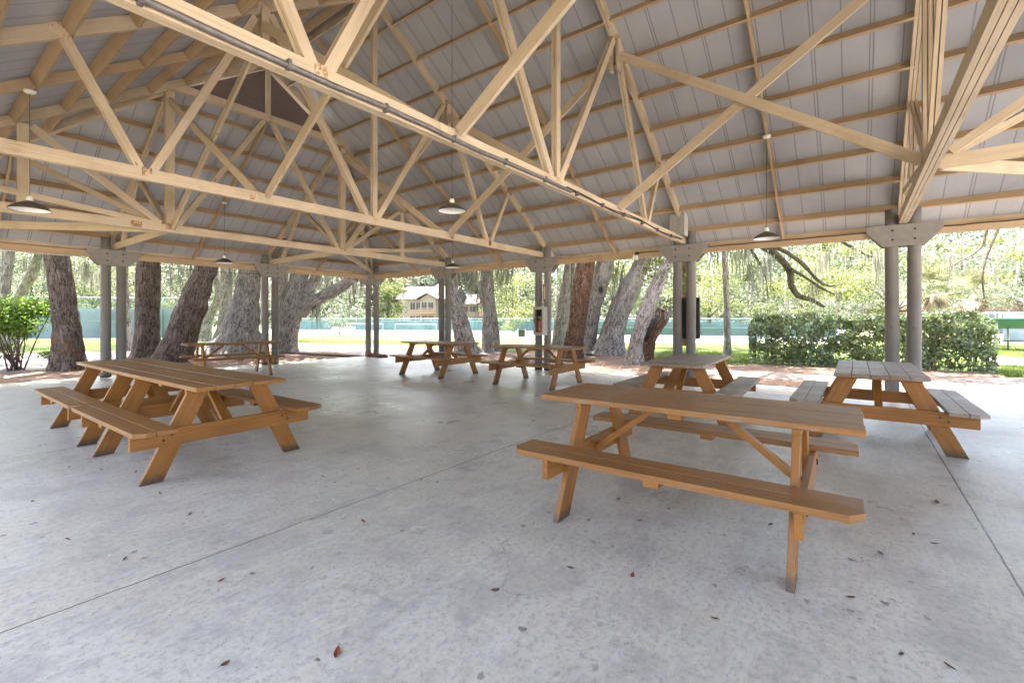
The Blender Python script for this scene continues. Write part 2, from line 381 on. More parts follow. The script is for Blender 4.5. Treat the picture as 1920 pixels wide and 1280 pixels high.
def bark(name, dark, mid, light, patch=None, psc=1.6, pth=.55):
    m, nt, b = new_mat(name); uv = N(nt, 'ShaderNodeUVMap').outputs[0]; p = N(nt, 'ShaderNodeNewGeometry').outputs['Position']
    wv = N(nt, 'ShaderNodeVectorMath', operation='ADD'); lk(nt, uv, wv.inputs[0])
    sc = N(nt, 'ShaderNodeVectorMath', operation='SCALE'); tn = N(nt, 'ShaderNodeTexNoise', Scale=4.0, Detail=4.0); lk(nt, p, tn.inputs['Vector']); lk(nt, tn.outputs['Color'], sc.inputs[0]); sc.inputs['Scale'].default_value = .16
    lk(nt, sc.outputs[0], wv.inputs[1])
    v = N(nt, 'ShaderNodeTexVoronoi', Scale=1.0, feature='DISTANCE_TO_EDGE'); lk(nt, vec_scale(nt, wv.outputs[0], (2.6, 15, 1)), v.inputs['Vector'])
    v2 = N(nt, 'ShaderNodeTexVoronoi', Scale=1.0, feature='DISTANCE_TO_EDGE'); lk(nt, vec_scale(nt, wv.outputs[0], (7, 36, 1)), v2.inputs['Vector'])
    n = noise(nt, p, 16, 6, .75)
    rn = noise(nt, vec_scale(nt, wv.outputs[0], (1.5, 17, 1)), 1.0, 4, .6)
    ridge = math_n(nt, 'MULTIPLY', math_n(nt, 'ABSOLUTE', math_n(nt, 'SUBTRACT', rn, .5)), 2.6)
    h = math_n(nt, 'ADD', math_n(nt, 'MULTIPLY', v.outputs['Distance'], .35), math_n(nt, 'ADD', math_n(nt, 'MULTIPLY', ridge, .55), math_n(nt, 'MULTIPLY_ADD', v2.outputs['Distance'], .3, math_n(nt, 'MULTIPLY_ADD', n, .4, -.2))))
    c = ramp(nt, h, [(.03, tuple(x * .75 for x in dark)), (.15, mid), (.46, light)])
    big = noise(nt, p, 3.5, 5, .7)
    c = mixc(nt, ramp(nt, big, [(.34, (.35, .35, .35)), (.52, (0, 0, 0))]), c, dark)
    c = mixc(nt, ramp(nt, noise(nt, p, 5.5, 5, .75), [(.56, (0, 0, 0)), (.70, (.5, .5, .5))]), c, tuple(min(1, x * 1.25) for x in light))
    if patch:
        pn = noise(nt, p, psc, 4, .6)
        c = mixc(nt, ramp(nt, pn, [(pth, (0, 0, 0)), (pth + .1, (.7, .7, .7))]), c, patch)
    lk(nt, c, b.inputs['Base Color']); b.inputs['Roughness'].default_value = .9; b.inputs['Specular IOR Level'].default_value = .15
    bump(nt, b, h, 1.0, .10); return m
M['bark_dark'] = bark('dark_oak_bark', (.035, .026, .02), (.145, .11, .088), (.28, .23, .19), (.18, .11, .075), 1.3, .6)
M['bark_grey'] = bark('grey_oak_bark', (.075, .062, .053), (.32, .285, .26), (.55, .505, .465), (.36, .345, .30), 1.5, .56)
M['bark_red'] = bark('red_brown_bark', (.035, .018, .012), (.15, .085, .055), (.28, .175, .115), (.22, .17, .13), 1.2, .62)
M['bark_pale'] = bark('pale_lichen_bark', (.12, .10, .08), (.36, .33, .28), (.52, .49, .43), (.22, .19, .16), 2.2, .6)
M['bark_branch'] = bark('mossy_branch_bark', (.03, .025, .018), (.10, .085, .06), (.19, .17, .13))
M['palm_trunk'] = simple('palm_trunk_bark', (.34, .30, .25), .9, 0, .35, 10, .1, .8)

def leaf(name, c0, c1, c2, tr=.45, rough=.45, spec=.35):
    m, nt, b = new_mat(name); geo = N(nt, 'ShaderNodeNewGeometry')
    c = ramp(nt, geo.outputs['Random Per Island'], [(.0, c0), (.5, c1), (1.0, c2)])
    big = noise(nt, geo.outputs['Position'], .8, 3)
    c = mixc(nt, ramp(nt, big, [(.4, (0, 0, 0)), (.65, (.5, .5, .5))]), c, c2)
    lk(nt, c, b.inputs['Base Color']); b.inputs['Roughness'].default_value = rough; b.inputs['Specular IOR Level'].default_value = spec
    t = N(nt, 'ShaderNodeBsdfTranslucent')
    tc = mixc(nt, .5, c, tuple(min(1, x * 1.7) for x in c2)); lk(nt, tc, t.inputs['Color'])
    mx = N(nt, 'ShaderNodeMixShader'); mx.inputs[0].default_value = tr
    lk(nt, b.outputs[0], mx.inputs[1]); lk(nt, t.outputs[0], mx.inputs[2])
    lk(nt, mx.outputs[0], nt.nodes['Material Output'].inputs['Surface']); return m
M['leaf_oak'] = leaf('oak_leaf', (.035, .06, .02), (.06, .09, .032), (.11, .13, .05), .42)
M['leaf_deep'] = leaf('deep_woodland_leaf', (.03, .05, .03), (.05, .075, .048), (.085, .105, .07), .3)
M['leaf_lime'] = leaf('bright_leaf', (.03, .052, .012), (.06, .088, .022), (.135, .15, .04), .42)
M['leaf_far'] = leaf('far_leaf', (.018, .036, .017), (.046, .07, .037), (.11, .13, .078), .34)
M['leaf_hedge'] = leaf('hedge_leaf', (.03, .068, .04), (.085, .145, .075), (.22, .265, .075), .34, .28, 1.0)
M['leaf_bush'] = leaf('bush_leaf', (.04, .10, .02), (.08, .16, .025), (.17, .26, .03), .45, .35, .5)
M['frond'] = leaf('palm_frond', (.06, .08, .03), (.11, .125, .055), (.21, .21, .12), .28)
M['frond_dead'] = leaf('dead_frond', (.13, .10, .065), (.19, .15, .10), (.26, .215, .155), .2)
M['moss'] = leaf('spanish_moss', (.095, .095, .07), (.15, .15, .115), (.215, .215, .175), .3, .9, .05)
M['dry_leaf'] = simple('dry_brown_leaf', (.13, .07, .04), .6, 0, .4, 60)
M['dry_leaf_red'] = simple('red_brown_leaf', (.20, .05, .028), .5, 0, .3, 60)

def chain_mesh():
    m, nt, b = new_mat('chain_link'); b.inputs['Base Color'].default_value = (.14, .25, .25, 1); b.inputs['Roughness'].default_value = .5
    t = N(nt, 'ShaderNodeBsdfTransparent'); mx = N(nt, 'ShaderNodeMixShader')
    uv = N(nt, 'ShaderNodeUVMap').outputs[0]; s = N(nt, 'ShaderNodeSeparateXYZ'); lk(nt, uv, s.inputs[0])
    def wires(op):
        f = math_n(nt, 'FRACT', math_n(nt, 'DIVIDE', math_n(nt, op, s.outputs['X'], s.outputs['Y']), .075)); return math_n(nt, 'LESS_THAN', f, .13)
    w = math_n(nt, 'MAXIMUM', wires('ADD'), wires('SUBTRACT'))
    lk(nt, w, mx.inputs[0]); lk(nt, t.outputs[0], mx.inputs[1]); lk(nt, b.outputs[0], mx.inputs[2])
    lk(nt, mx.outputs[0], nt.nodes['Material Output'].inputs['Surface']); return m
M['chain'] = chain_mesh()

# ------------------------------------------------------------------ pavilion geometry
S = 3.6576; A0 = 10.466; C0 = 4.98; HALF = A0 - C0; AL = 2 * C0 - A0
B0 = 13.992; BE = B0 - 5 * S; PS = .651; ZE = 3.271; OV = .58
b1, b2, b3, b4 = B0 - 3 * S, B0 - 2 * S, B0 - S, B0 - 4 * S
ZB0, ZB1 = 2.98, 3.12                           # bottom chord
def zu(t): return ZE + PS * t                  # underside of the roof timbers, t metres in from the column line
NV = math.sqrt(1 + PS * PS); DN = .14           # timber depth, measured square to the slope
pav = tag(empty('picnic_pavilion', (C0, (B0 + BE) / 2, 0)), 'open timber picnic pavilion with tan roof trusses and paired grey poles', 'pavilion')
OFF = Vector((C0, (B0 + BE) / 2, 0))
class PB(MB):                                   # a builder whose result hangs under the pavilion
    def fin(s, name, mat, parent=None, **k):
        s.v = [tuple(Vector(p) - OFF) for p in s.v]
        return s.build(name, mat, parent or pav, **k)

# paired poles with their plates
def pole_pair(a, b, w):
    w = Vector((w[0], w[1], 0)).normalized(); n = Vector((-w.y, w.x, 0)); c = Vector((a, b, 0))
    for s in (-1, 1):
        m = PB(); p = c + w * (.1435 * s)
        tl = Vector((random.uniform(-.012, .012), random.uniform(-.012, .012), 0)); top = zu(0) - .02
        k = [0, .3, .9, 1.6, 2.3, 2.9, top]
        m.tube([p + tl * (z / 3) + Vector((random.uniform(-.003, .003), random.uniform(-.003, .003), z)) for z in k],
               [.104, .1025, .1, .097, .094, .092, .09], 22)
        m.fin('post', M['pole'], smooth=True)
    for s in (-1, 1):
        m = PB(); q = c + n * (.115 * s - .019)
        prof = [(-.50, 2.965), (.50, 2.965), (.50, 2.86), (.28, 2.60), (-.28, 2.60), (-.50, 2.86)]
        m.prism([q + w * x + Vector((0, 0, z)) for x, z in prof], n * .038)
        g = m.fin('gusset_plate', M['gusset'], bevel=.004)
        mb = PB(); f = c + n * (.115 * s + .019 * s)
        for x in (-.145, .145):
            for z in (2.71, 2.87):
                o = f + w * x + Vector((0, 0, z)); mb.tube([o, o + n * (.014 * s)], .019, 8)
        bo = mb.fin('bolt', M['bolt']); bo.parent = g; 
for j in range(1, 5):
    pole_pair(A0, B0 - j * S, (0, 1)); pole_pair(AL, B0 - j * S, (0, 1))
for i in range(1, 3):
    pole_pair(A0 - i * S, B0, (1, 0)); pole_pair(A0 - i * S, BE, (1, 0))
pole_pair(A0, B0, (1, -1)); pole_pair(AL, B0, (1, 1)); pole_pair(A0, BE, (1, 1)); pole_pair(AL, BE, (1, -1))

# eave beams, double boards between the poles
def eave_beam(p0, p1):
    m = PB(); p0 = Vector((*p0, 2.838)); p1 = Vector((*p1, 2.838)); d = (p1 - p0).normalized(); sd = Vector((-d.y, d.x, 0))
    for s in (-1, 1): m.beam(p0 + d * .25 + sd * .05 * s, p1 - d * .25 + sd * .05 * s, .042, .128, sd)
    m.fin('eave_beam', M['purlin'])
for j in range(5):
    eave_beam((A0, B0 - j * S), (A0, B0 - (j + 1) * S)); eave_beam((AL, B0 - j * S), (AL, B0 - (j + 1) * S))
for i in range(3):
    eave_beam((A0 - i * S, B0), (A0 - (i + 1) * S, B0)); eave_beam((A0 - i * S, BE), (A0 - (i + 1) * S, BE))

SIDE_B = Vector((0, 1, 0)); SIDE_A = Vector((1, 0, 0))
def plates(parent, pts, axis, half, w=.095, h=.105):
    for p in pts:
        m = PB(); p = Vector(p)
        for s in (-1, 1):
            n = axis * s; c = p + n * (half + .003); u = Vector((axis.y, axis.x, 0))
            m.beam(c - u * w / 2, c + u * w / 2, .003, h, n)
        o = m.fin('connector_plate', M['plate']); o.parent = parent
def ctr(a, b, t, off=.07):                      # centre line of a roof timber lying on the slope
    return Vector((a, b, zu(t) + off * NV))
WK = [0]
def web(parent, p0, p1, n, side, h=.089):
    WK[0] += 1; t_ = .0362 - .0005 * (WK[0] % 9); m = PB(); m.plies(p0, p1, n, h, side, t_, .044 - t_); o = m.fin('web', M['cream']); o.parent = parent; return o
ZN = 3.075
def common_truss(b):
    m = PB(); n = 2
    m.plies((AL - .12, b, (ZB0 + ZB1) / 2), (A0 + .12, b, (ZB0 + ZB1) / 2), n, ZB1 - ZB0, SIDE_B)
    for s in (-1, 1):
        m.plies(ctr(C0 + s * (HALF + OV - .03), b, -OV + .03), ctr(C0 + s * .02, b, HALF - .02), n, DN, SIDE_B, .0375 + .0003 * s, .0065)
    t = m.fin('truss', M['cream'])
    zt = lambda off: zu(HALF - off) + .03
    web(t, (C0 + .05, b, ZN + .03), (C0 + .05, b, zu(HALF) - .02), n, SIDE_B)
    for s in (-1, 1):
        web(t, (C0 + s * .10, b, ZN + .03), (C0 + s * 1.74, b, zt(1.83)), n, SIDE_B, .10)
        web(t, (C0 + s * 3.12, b, ZN + .03), (C0 + s * 1.95, b, zt(1.98) - .05), n, SIDE_B)
        web(t, (C0 + s * 3.24, b, ZN + .03), (C0 + s * 3.88, b, zt(3.93)), n, SIDE_B)
        for q in (-1, 1):                       # hanging cheek blocks where the sway braces meet
            mm = PB(); x = C0 + s * 1.83
            mm.beam((x, b + q * .062, zt(1.83) + .02), (x, b + q * .062, zt(1.83) - .46), .038, .10, SIDE_B)
            o = mm.fin('brace_block', M['cream']); o.parent = t
    hb = .043
    plates(t, [(C0 + .04, b, 3.075), (C0 + 3.18, b, 3.075), (C0 - 3.18, b, 3.075), (C0 + 1.95, b, 3.05), (C0 - 1.98, b, 3.05)], SIDE_B, hb)
    plates(t, [ctr(C0 + s * o, b, HALF - o) for s in (-1, 1) for o in (1.85, 3.92)], SIDE_B, hb, .20, .13)
    return t
for b in (b1, b2): common_truss(b)

def girder_truss(b, out):
    m = PB(); n = 3; T = S
    m.plies((AL - .12, b, (ZB0 + ZB1) / 2), (A0 + .12, b, (ZB0 + ZB1) / 2), n, ZB1 - ZB0, SIDE_B)
    for s in (-1, 1):
        m.plies(ctr(C0 + s * (HALF + .2), b, -.2), ctr(C0 + s * .02, b, HALF - .02), n, DN, SIDE_B, .037 + .0004 * s, .007)
    zf = zu(T) + .10
    m.plies((C0 - 1.80, b, zf), (C0 + 1.80, b, zf), n, .14, SIDE_B, .0345, .0095)
    t = m.fin('truss', M['cream'])
    web(t, (C0, b, zf + .07), (C0, b, zu(HALF) - .02), 2, SIDE_B)
    for s in (-1, 1):
        web(t, (C0 + s * 1.83, b, ZB1), (C0 + s * 1.83, b, zu(T) - .02), 3, SIDE_B, .14)
        web(t, (C0 + s * 1.70, b, ZN + .05), (C0 + s * .09, b, zf - .07), 2, SIDE_B, .10)
        web(t, (C0 + s * 3.75, b, ZB1), (C0 + s * 3.75, b, zu(HALF - 3.75) - .02), 2, SIDE_B, .14)
        web(t, (C0 + s * 1.98, b, ZN + .05), (C0 + s * 3.66, b, zu(HALF - 3.75) - .03), 2, SIDE_B, .10)
        web(t, (C0 + s * 2.02, b, ZN + .03), (C0 + s * 5.0, b, ZN + .36), 2, SIDE_B, .09)
    plates(t, [(C0 + s * 1.83, b, 3.085) for s in (-1, 1)] + [(C0 - 2.35, b, 3.05)], SIDE_B, .066, .16)
    plates(t, [(C0, b, zf - .02)], SIDE_B, .066, .12)
    # jack trusses out to the end columns and the hip trusses to the corners
    be = B0 if out > 0 else BE
    for x in (A0 - S, A0 - 2 * S):
        j = PB(); q = [x, 0, 0]
        j.plies((x, b + .075 * out, 3.05), (x, be + .12 * out, 3.05), 1, .14, SIDE_A)
        j.plies(ctr(x, be + out * (OV - .03), -OV + .03), ctr(x, b + out * .08, T - .08), 2, DN, SIDE_A)
        jt = j.fin('jack_truss', M['cream'])
        web(jt, (x, b + out * .16, 3.14), (x, be - out * 1.75, zu(1.75)), 2, SIDE_A)
        web(jt, (x, be - out * 1.70, zu(1.7) - .03), (x, be - out * .75, 3.12), 2, SIDE_A)
    for s in (-1, 1):
        cx_, cy_ = C0 + s * HALF, be; ix, iy = C0 + s * (HALF - S), b; d = Vector((cx_ - ix, cy_ - iy, 0)).normalized(); sd = Vector((-d.y, d.x, 0))
        j = PB()
        j.plies(Vector((ix, iy, 3.05)) + d * .14, Vector((cx_, cy_, 3.05)) + d * .12, 1, .14, sd)
        hp = lambda t: Vector((C0 + s * (HALF - t), be - out * t, zu(t) + .06 * NV))
        j.plies(hp(-OV + .03), hp(T - .08), 2, .16, sd)
        jt = j.fin('hip_truss', M['cream'])
        web(jt, Vector((ix, iy, 3.14)) + d * .2, hp(1.75) - Vector((0, 0, .09)), 2, sd)
        web(jt, hp(1.68) - Vector((0, 0, .11)), hp(.8) * .0 + Vector((hp(.8).x, hp(.8).y, 3.12)), 2, sd)
girder_truss(b3, 1); girder_truss(b4, -1)

# sway braces crossing between neighbouring trusses
for (ba, bb) in ((b3, b2), (b2, b1), (b1, b4)):
    for s in (-1, 1):
        for k in (0, 1):
            x = C0 + s * 1.83 + (.025 if k else -.025)
            lo, hi = (ba, bb) if k else (bb, ba)
            sg = 1 if hi > lo else -1
            m = PB(); m.beam((x, lo + .07 * sg, 3.09), (x, hi - .10 * sg, 5.42), .038, .125, SIDE_A)
            m.fin('sway_brace', M['cream'])

# purlins: one row to a mesh, on each slope, and the mid-bay rafters
TK = [-.535] + [-.05 + .57 * k for k in range(10)]
def slope_pt(side, t, along, off):
    z = zu(t) + off * NV
    if side == 'r': return Vector((A0 - t, along, z))
    if side == 'l': return Vector((AL + t, along, z))
    if side == 'f': return Vector((along, B0 - t, z))
    return Vector((along, BE + t, z))
NRM = {'r': Vector((PS, 0, 1)), 'l': Vector((-PS, 0, 1)), 'f': Vector((0, PS, 1)), 'n': Vector((0, -PS, 1))}
for side in 'rlfn':
    n = NRM[side].normalized()
    main = side in 'rl'
    tks = TK if main else [t for t in TK if t < S - .2]
    for t in tks:
        if main: e0, e1 = (BE + t + .05, B0 - t - .05) if t < S else (b4 - .02, b3 + .02)
        else: e0, e1 = AL + t + .05, A0 - t - .05
        p0 = slope_pt(side, t, e0, .0); p1 = slope_pt(side, t, e1, .0)
        d = (p1 - p0).normalized(); sd = n.cross(d)
        m = PB(); hw = DN - .004
        # split the row at the trusses so that each length has its own grain
        cuts = sorted([e for e in ((b4, b1, b2, b3) if main else (A0 - S, A0 - 2 * S)) if e0 + .3 < e < e1 - .3])
        pts = [e0] + cuts + [e1]
        for q0, q1 in zip(pts[:-1], pts[1:]):
            a_ = slope_pt(side, t, q0 + .001, 0) + n * (DN / 2 + .002); b_ = slope_pt(side, t, q1 - .001, 0) + n * (DN / 2 + .002)
            jz = Vector((0, 0, random.uniform(-.004, .004)))
            m.beam(a_, b_ + jz, .038, hw, sd)
        m.fin('purlin', M['purlin'])
    mids = [(B0 - (j + .5) * S) for j in range(5)] if main else [A0 - (i + .5) * S for i in range(3)]
    for q in mids:
        if main:
            t1 = HALF - .03 if b4 < q < b3 else S / 2 - .05
        else: t1 = S - .1 if abs(q - C0) < 1 else S / 2 - .05
        m = PB(); a_ = slope_pt(side, -OV + .05, q, 0) + n * (DN / 2 + .006); b_ = slope_pt(side, t1, q, 0) + n * (DN / 2 + .006)
        m.beam(a_, b_, .036, DN - .012, Vector((0, 1, 0)) if main else Vector((1, 0, 0)))
        m.fin('rafter', M['purlin'])
    # fascia board at the eave
    m = PB(); t = -OV
    e0, e1 = (BE - OV, B0 + OV) if main else (AL - OV, A0 + OV)
    m.beam(slope_pt(side, t, e0, .09), slope_pt(side, t, e1, .09), .03, .17, NRM[side] * Vector((1, 1, 0)))
    m.fin('fascia', M['cream'])
m = PB(); m.beam((C0, b4 - .02, zu(HALF) + .08), (C0, b3 + .02, zu(HALF) + .08), .038, .2); m.fin('ridge_board', M['cream'])

# roof sheets (solid, 3 cm) on the four slopes
def sheet(polys, mat):
    m = PB()
    for poly in polys: m.prism(poly, (0, 0, .03))
    m.fin('roof_sheet', mat)
TO = DN + .004
for s in (1, -1):
    X = lambda t: C0 + s * (HALF - t)
    Z = lambda t: zu(t) + TO * NV
    V3 = lambda t, b: Vector((X(t), b, Z(t)))
    low = [V3(-OV - .05, BE - OV - .05), V3(-OV - .05, B0 + OV + .05), V3(S, b3), V3(S, b4)]
    up = [V3(S, b4 - .12), V3(S, b3 + .12), V3(HALF, b3 + .12), V3(HALF, b4 - .12)]
    sheet([low], M['sheet_b']); sheet([up], M['sheet_b'])
for be, out, bb in ((B0, 1, b3), (BE, -1, b4)):
    V3 = lambda t, a: Vector((a, be - out * t, zu(t) + TO * NV))
    q = OV + .05
    sheet([[V3(-q, AL - q), V3(-q, A0 + q), V3(S, A0 - S), V3(S, AL + S)]], M['sheet_a'])
# louvred gablets
for bb, out in ((b3, 1), (b4, -1)):
    m = PB(); z0 = zu(S) + .18; z1 = zu(HALF) + .05; ns = 11
    for k in range(ns):
        z = z0 + (z1 - z0) * (k + .3) / ns
        hw = (HALF - S) * (1 - (z - z0) / (z1 + .1 - z0)) + .02
        m.beam((C0 - hw, bb + out * .10, z), (C0 + hw, bb + out * .10, z), .012, .10, Vector((0, 1, out * .75)))
    m.fin('gable_louver', M['louver'])
    m = PB(); m.beam((C0, bb + out * .075, z0 - .05), (C0, bb + out * .075, z1), .03, .05); m.fin('louver_mullion', M['louver'])

# ------------------------------------------------------------------ slab
SA, SB = A0 + .30, B0 + .26
m = MB(); m.prism([(AL - .35, BE - .35, -.14), (SA, BE - .35, -.14), (SA, SB, -.14), (AL - .35, SB, -.14)], (0, 0, .14))
tag(m.build('concrete_slab', M['concrete']), kind='structure')

# ------------------------------------------------------------------ picnic tables
TH_, TW_, TL_, BZ, BO, BL, LE, FO = .789, .381, .976, .477, .79, .967, .69, .685
def make_table():
    root = empty('picnic_table')
    tm = M['table_top']; lm = M['table']
    m = MB(); bw = (2 * TW_ - .016) / 5
    for k in range(5):
        y = -TW_ + k * (bw + .004); j = [random.uniform(-.006, .006) for _ in range(3)]
        m.box((-TL_ + j[0], y, TH_ - .038 + j[2] * .25), (TL_ + j[1], y + bw, TH_ + j[2] * .25))
    m.build('tabletop', tm, root, bevel=.004)
    for sy in (-1, 1):
        m = MB(); w = (BO - .505 - .004) / 2
        for k in range(2):
            y0 = .505 + k * (w + .004); y1 = y0 + w; c = .075 if k else .0
            pl = [(-BL, y0), (BL, y0)] + ([(BL, y1 - c), (BL - c * .8, y1), (-BL + c * .8, y1), (-BL, y1 - c)] if k else [(BL, y1), (-BL, y1)])
            pl = [(x, y * sy, BZ - .038) for x, y in pl]
            if sy < 0: pl = pl[::-1]
            m.prism(pl, (0, 0, .038))
        m.build('bench', tm, root, bevel=.004)
        m = MB(); m.box((-.045, sy * .52 if sy > 0 else -.775, BZ - .076), (.045, .775 if sy > 0 else -.52, BZ - .0385), 1); m.build('bench_cleat', lm, root, bevel=.003)
    for sx in (-1, 1):
        xi, xo = LE - .038, LE
        for sy in (-1, 1):
            m = MB(); pl = [(FO - .165, 0), (FO, 0), (.345, TH_ - .0775), (.18, TH_ - .0775)]
            i = [(sx * xi, sy * y, z) for y, z in pl]; o = [(sx * xo, sy * y, z) for y, z in pl]
            m.hexa([i[0], i[1], o[1], o[0], i[3], i[2], o[2], o[3]]); m.build('leg', lm, root, bevel=.003)
        m = MB(); x0, x1 = sorted((sx * (xo + .0005), sx * (xo + .0385)))
        m.box((x0, -.755, BZ - .18), (x1, .755, BZ - .0385), 1); m.build('crossbeam', lm, root, bevel=.003)
        m = MB(); x0, x1 = sorted((sx * (xi - .001), sx * (xi + .044)))
        m.box((x0, -TW_ + .03, TH_ - .077), (x1, TW_ - .03, TH_ - .0385), 1); m.build('top_cleat', lm, root, bevel=.003)
        m = MB(); m.beam((sx * .20, 0, TH_ - .06), (sx * (xo - .005), 0, BZ - .13), .07, .04, (0, 1, 0)); m.build('brace', lm, root, bevel=.003)
        mb = MB()
        for sy in (-1, 1):
            for q in (-.03, .03):
                yc = sy * (.56 - .0 + q); zc = BZ - .11 - sy * 0 - q * .6
                mb.tube([(sx * (xo + .039), yc - sy * .06, zc), (sx * (xo + .047), yc - sy * .06, zc)], .010, 8)
        mb.build('bolt', M['bolt'], root)
    m = MB(); m.box((-.045, -TW_ + .05, TH_ - .077), (.045, TW_ - .05, TH_ - .0385), 1); m.build('centre_cleat', lm, root, bevel=.003)
    return root
tables = [(3.36, .944, -.015, 'long brown picnic table nearest the camera with a chamfered front bench', None),
          (1.878, 5.335, -.015, 'near half of the two brown picnic tables butted end to end', None),
          (1.862, 7.30, -.004, 'far half of the two brown picnic tables butted end to end', None),
          (6.962, -.189, 1.57, 'end-on picnic table with a worn top greyed by painted sky glare near the hedge and right pole pair', 'grey'),
          (6.86, 1.90, 1.53, 'end-on picnic table half hidden behind the nearest table, worn top greyed by painted sky glare', 'grey'),
          (8.154, 5.331, -.04, 'picnic table standing in front of the fire extinguisher pole pair', None),
          (8.089, 8.188, .009, 'picnic table in the middle distance before two leaning oak trunks', None),
          (4.93, 11.95, 1.74, 'farthest picnic table at the left, before the huge pale oak trunk', None)]
proto = make_table()
for i, (a, b, r, lab, mt) in enumerate(tables):
    o = proto if i == 0 else copy_tree(proto)
    o.location = (a, b, .001); o.rotation_euler = (0, 0, math.pi / 2 - r)
    tag(o, lab, 'picnic table', 'picnic tables under the pavilion')
    if mt:
        for ch in o.children:
            if ch.name.split('.')[0] in ('tabletop', 'bench'):
                ch.data = ch.data.copy(); ch.data.materials[0] = M['table_grey']

# ------------------------------------------------------------------ pendant lamps
def make_lamp():
    root = empty('pendant_lamp')
    m = MB(); m.lathe([(.205, 0), (.203, .012), (.175, .045), (.11, .085), (.055, .11), (.04, .118), (.036, .12), (.036, .1195), (.053, .106), (.108, .081), (.172, .041), (.198, .010), (.203, .001)], n=36)
    m.build('shade', M['shade_out'], root, smooth=True)
    m = MB(); m.lathe([(.197, .004), (.168, .036), (.105, .074), (.05, .098), (.0, .104)], n=36); m.build('reflector', M['shade_in'], root, smooth=True)
    m = MB(); m.lathe([(.0, .03), (.025, .036), (.035, .055), (.03, .075), (.018, .1), (.0, .102)], n=16); m.build('bulb', M['shade_in'], root, smooth=True)
    m = MB(); m.lathe([(.0, .121), (.034, .1205), (.034, .165), (.02, .185), (.0, .185)], n=18); m.build('lamp_neck', M['white_plastic'], root, smooth=True)
    return root
lamps = [(1.07, 8.50, 2.755, zu(1.07 - AL), 'dark pendant lamp at the far left, in front of a truss chord'),
         (8.74, 1.19, 2.685, zu(A0 - 8.74), 'pendant lamp on a long cord before the right roof slope, above the hedge'),
         (4.98, 4.77, 2.945, zu(HALF) - .03, 'pendant lamp in the middle of the pavilion, showing its white underside'),
         (4.96, 12.50, 2.735, zu(B0 - 12.5), 'small pendant lamp near the beam above the far leaning trunk'),
         (8.90, 8.50, 2.705, zu(A0 - 8.9), 'small pendant lamp hanging against the pole pair behind the middle table')]
lp = make_lamp()
for i, (a, b, z, zr, lab) in enumerate(lamps):
    o = lp if i == 0 else copy_tree(lp)
    if i == 0: pass
    o.location = (a, b, z); tag(o, lab, 'pendant lamp', 'pendant lamps')
for i, (a, b, z, zr, lab) in enumerate(lamps):
    o = [x for x in COL.objects if x.get('label') == lab][0]
    m = MB(); h = zr - z
    m.tube([(0, 0, .18), (0, 0, h - .03)], .003, 6); m.build('cord', M['cable'], o)
    m = MB(); m.lathe([(0, h - .04), (.05, h - .036), (.062, h - .022), (.062, h - .002), (0, h - .002)], n=20); m.build('ceiling_rose', M['white_plastic'], o, smooth=True)

# ------------------------------------------------------------------ electrics
cd = tag(empty('electrical_conduit', (C0, b1, 3.03)), 'grey conduit clipped along the side of the nearest truss chord', 'conduit')
yb = b1 - .044
pts = [(x - C0, yb - b1 - .024, .0 + .006 * math.sin(x * 3.1) + random.uniform(-.004, .004) - .02) for x in np.linspace(AL + .1, 5.3, 26)]
m = MB(); m.tube(pts, .021, 10); m.build('conduit_pipe', M['conduit'], cd, smooth=True)
for k in range(2):
    pts = [(x - C0, yb - b1 - .012 - .004 * k, -.012 + .022 * math.sin(x * 2.6 + k * .6) * (.5 if x < 6 else 1) + .016 * k) for x in np.linspace(5.2, 10.1, 40)]
    m = MB(); m.tube(pts, .0085, 8); m.build('cable', M['cable'], cd, smooth=True)
for x in np.arange(AL + .5, 10, .78):
    m = MB(); m.box((x - C0 - .012, yb - b1 - .05, -.05), (x - C0 + .012, yb - b1 + .0, .012)); m.build('clamp', M['conduit'], cd)
eb = tag(empty('junction_box', (10.2, 3.06, 3.14)), 'tall grey electrical box on the second pole pair from the right', 'electrical box')
m = MB(); m.box((-.13, -.15, 0), (.13, .15, .47), 2); m.build('box_body', M['box_grey'], eb, bevel=.006)
m = MB(); m.box((-.135, -.158, -.012), (.135, -.1505, .482), 2); m.build('cover', M['box_light'], eb)
fl = tag(empty('flood_lamp', (A0 - .12, 4.06, 2.79)), 'small white flood lamp fixed to the eave beam between two pole pairs', 'flood lamp')
m = MB(); m.tube([(.04, 0, .06), (-.02, 0, .07), (-.04, 0, .03)], .012, 8); m.tube([(.035, 0, .075), (.05, 0, .075)], .045, 14); m.build('bracket', M['black'], fl)
m = MB(); m.box((-.09, -.055, -.075), (.0, .055, .03), 2); m.build('lamp_head', M['white_plastic'], fl, bevel=.008)
for k, (q0, q1) in enumerate(((b4 + .5, b1 - .52), (BE + .55, b4 - .5), (b1 + .5, 4.05))):
    c = tag(empty('beam_cable', (A0 - .085, (q0 + q1) / 2, 2.905)), ('black cable along the eave beam between the two nearest pole pairs', 'black cable along the eave beam at the right edge', 'short black cable running from a pole pair to the flood lamp')[k], 'cable')
    n_ = 24; m = MB()
    m.tube([(.004 * math.sin(i * 2.1) - .006, (q1 - q0) * (i / n_ - .5), .004 * math.sin(i * 1.3 + k) - .03) for i in range(n_ + 1)], .011, 6); m.build('cable_run', M['cable'], c, smooth=True)
ow = tag(empty('overhead_wire', (A0 - 1.5 * S, B0, 2.66)), 'thin dark wire strung below the beam between the two far left pole pairs', 'wire')
m = MB(); m.tube([((k / 12 - .5) * (S - .5), 0, .03 * ((k / 6 - 1) ** 2) - .02) for k in range(13)], .007, 6); m.build('wire_run', M['cable'], ow, smooth=True)
ow = tag(empty('beam_conduit', (A0 - 2.5 * S, B0 - .08, 2.765)), 'grey pipe below the eave beam left of the left pole pair', 'conduit')
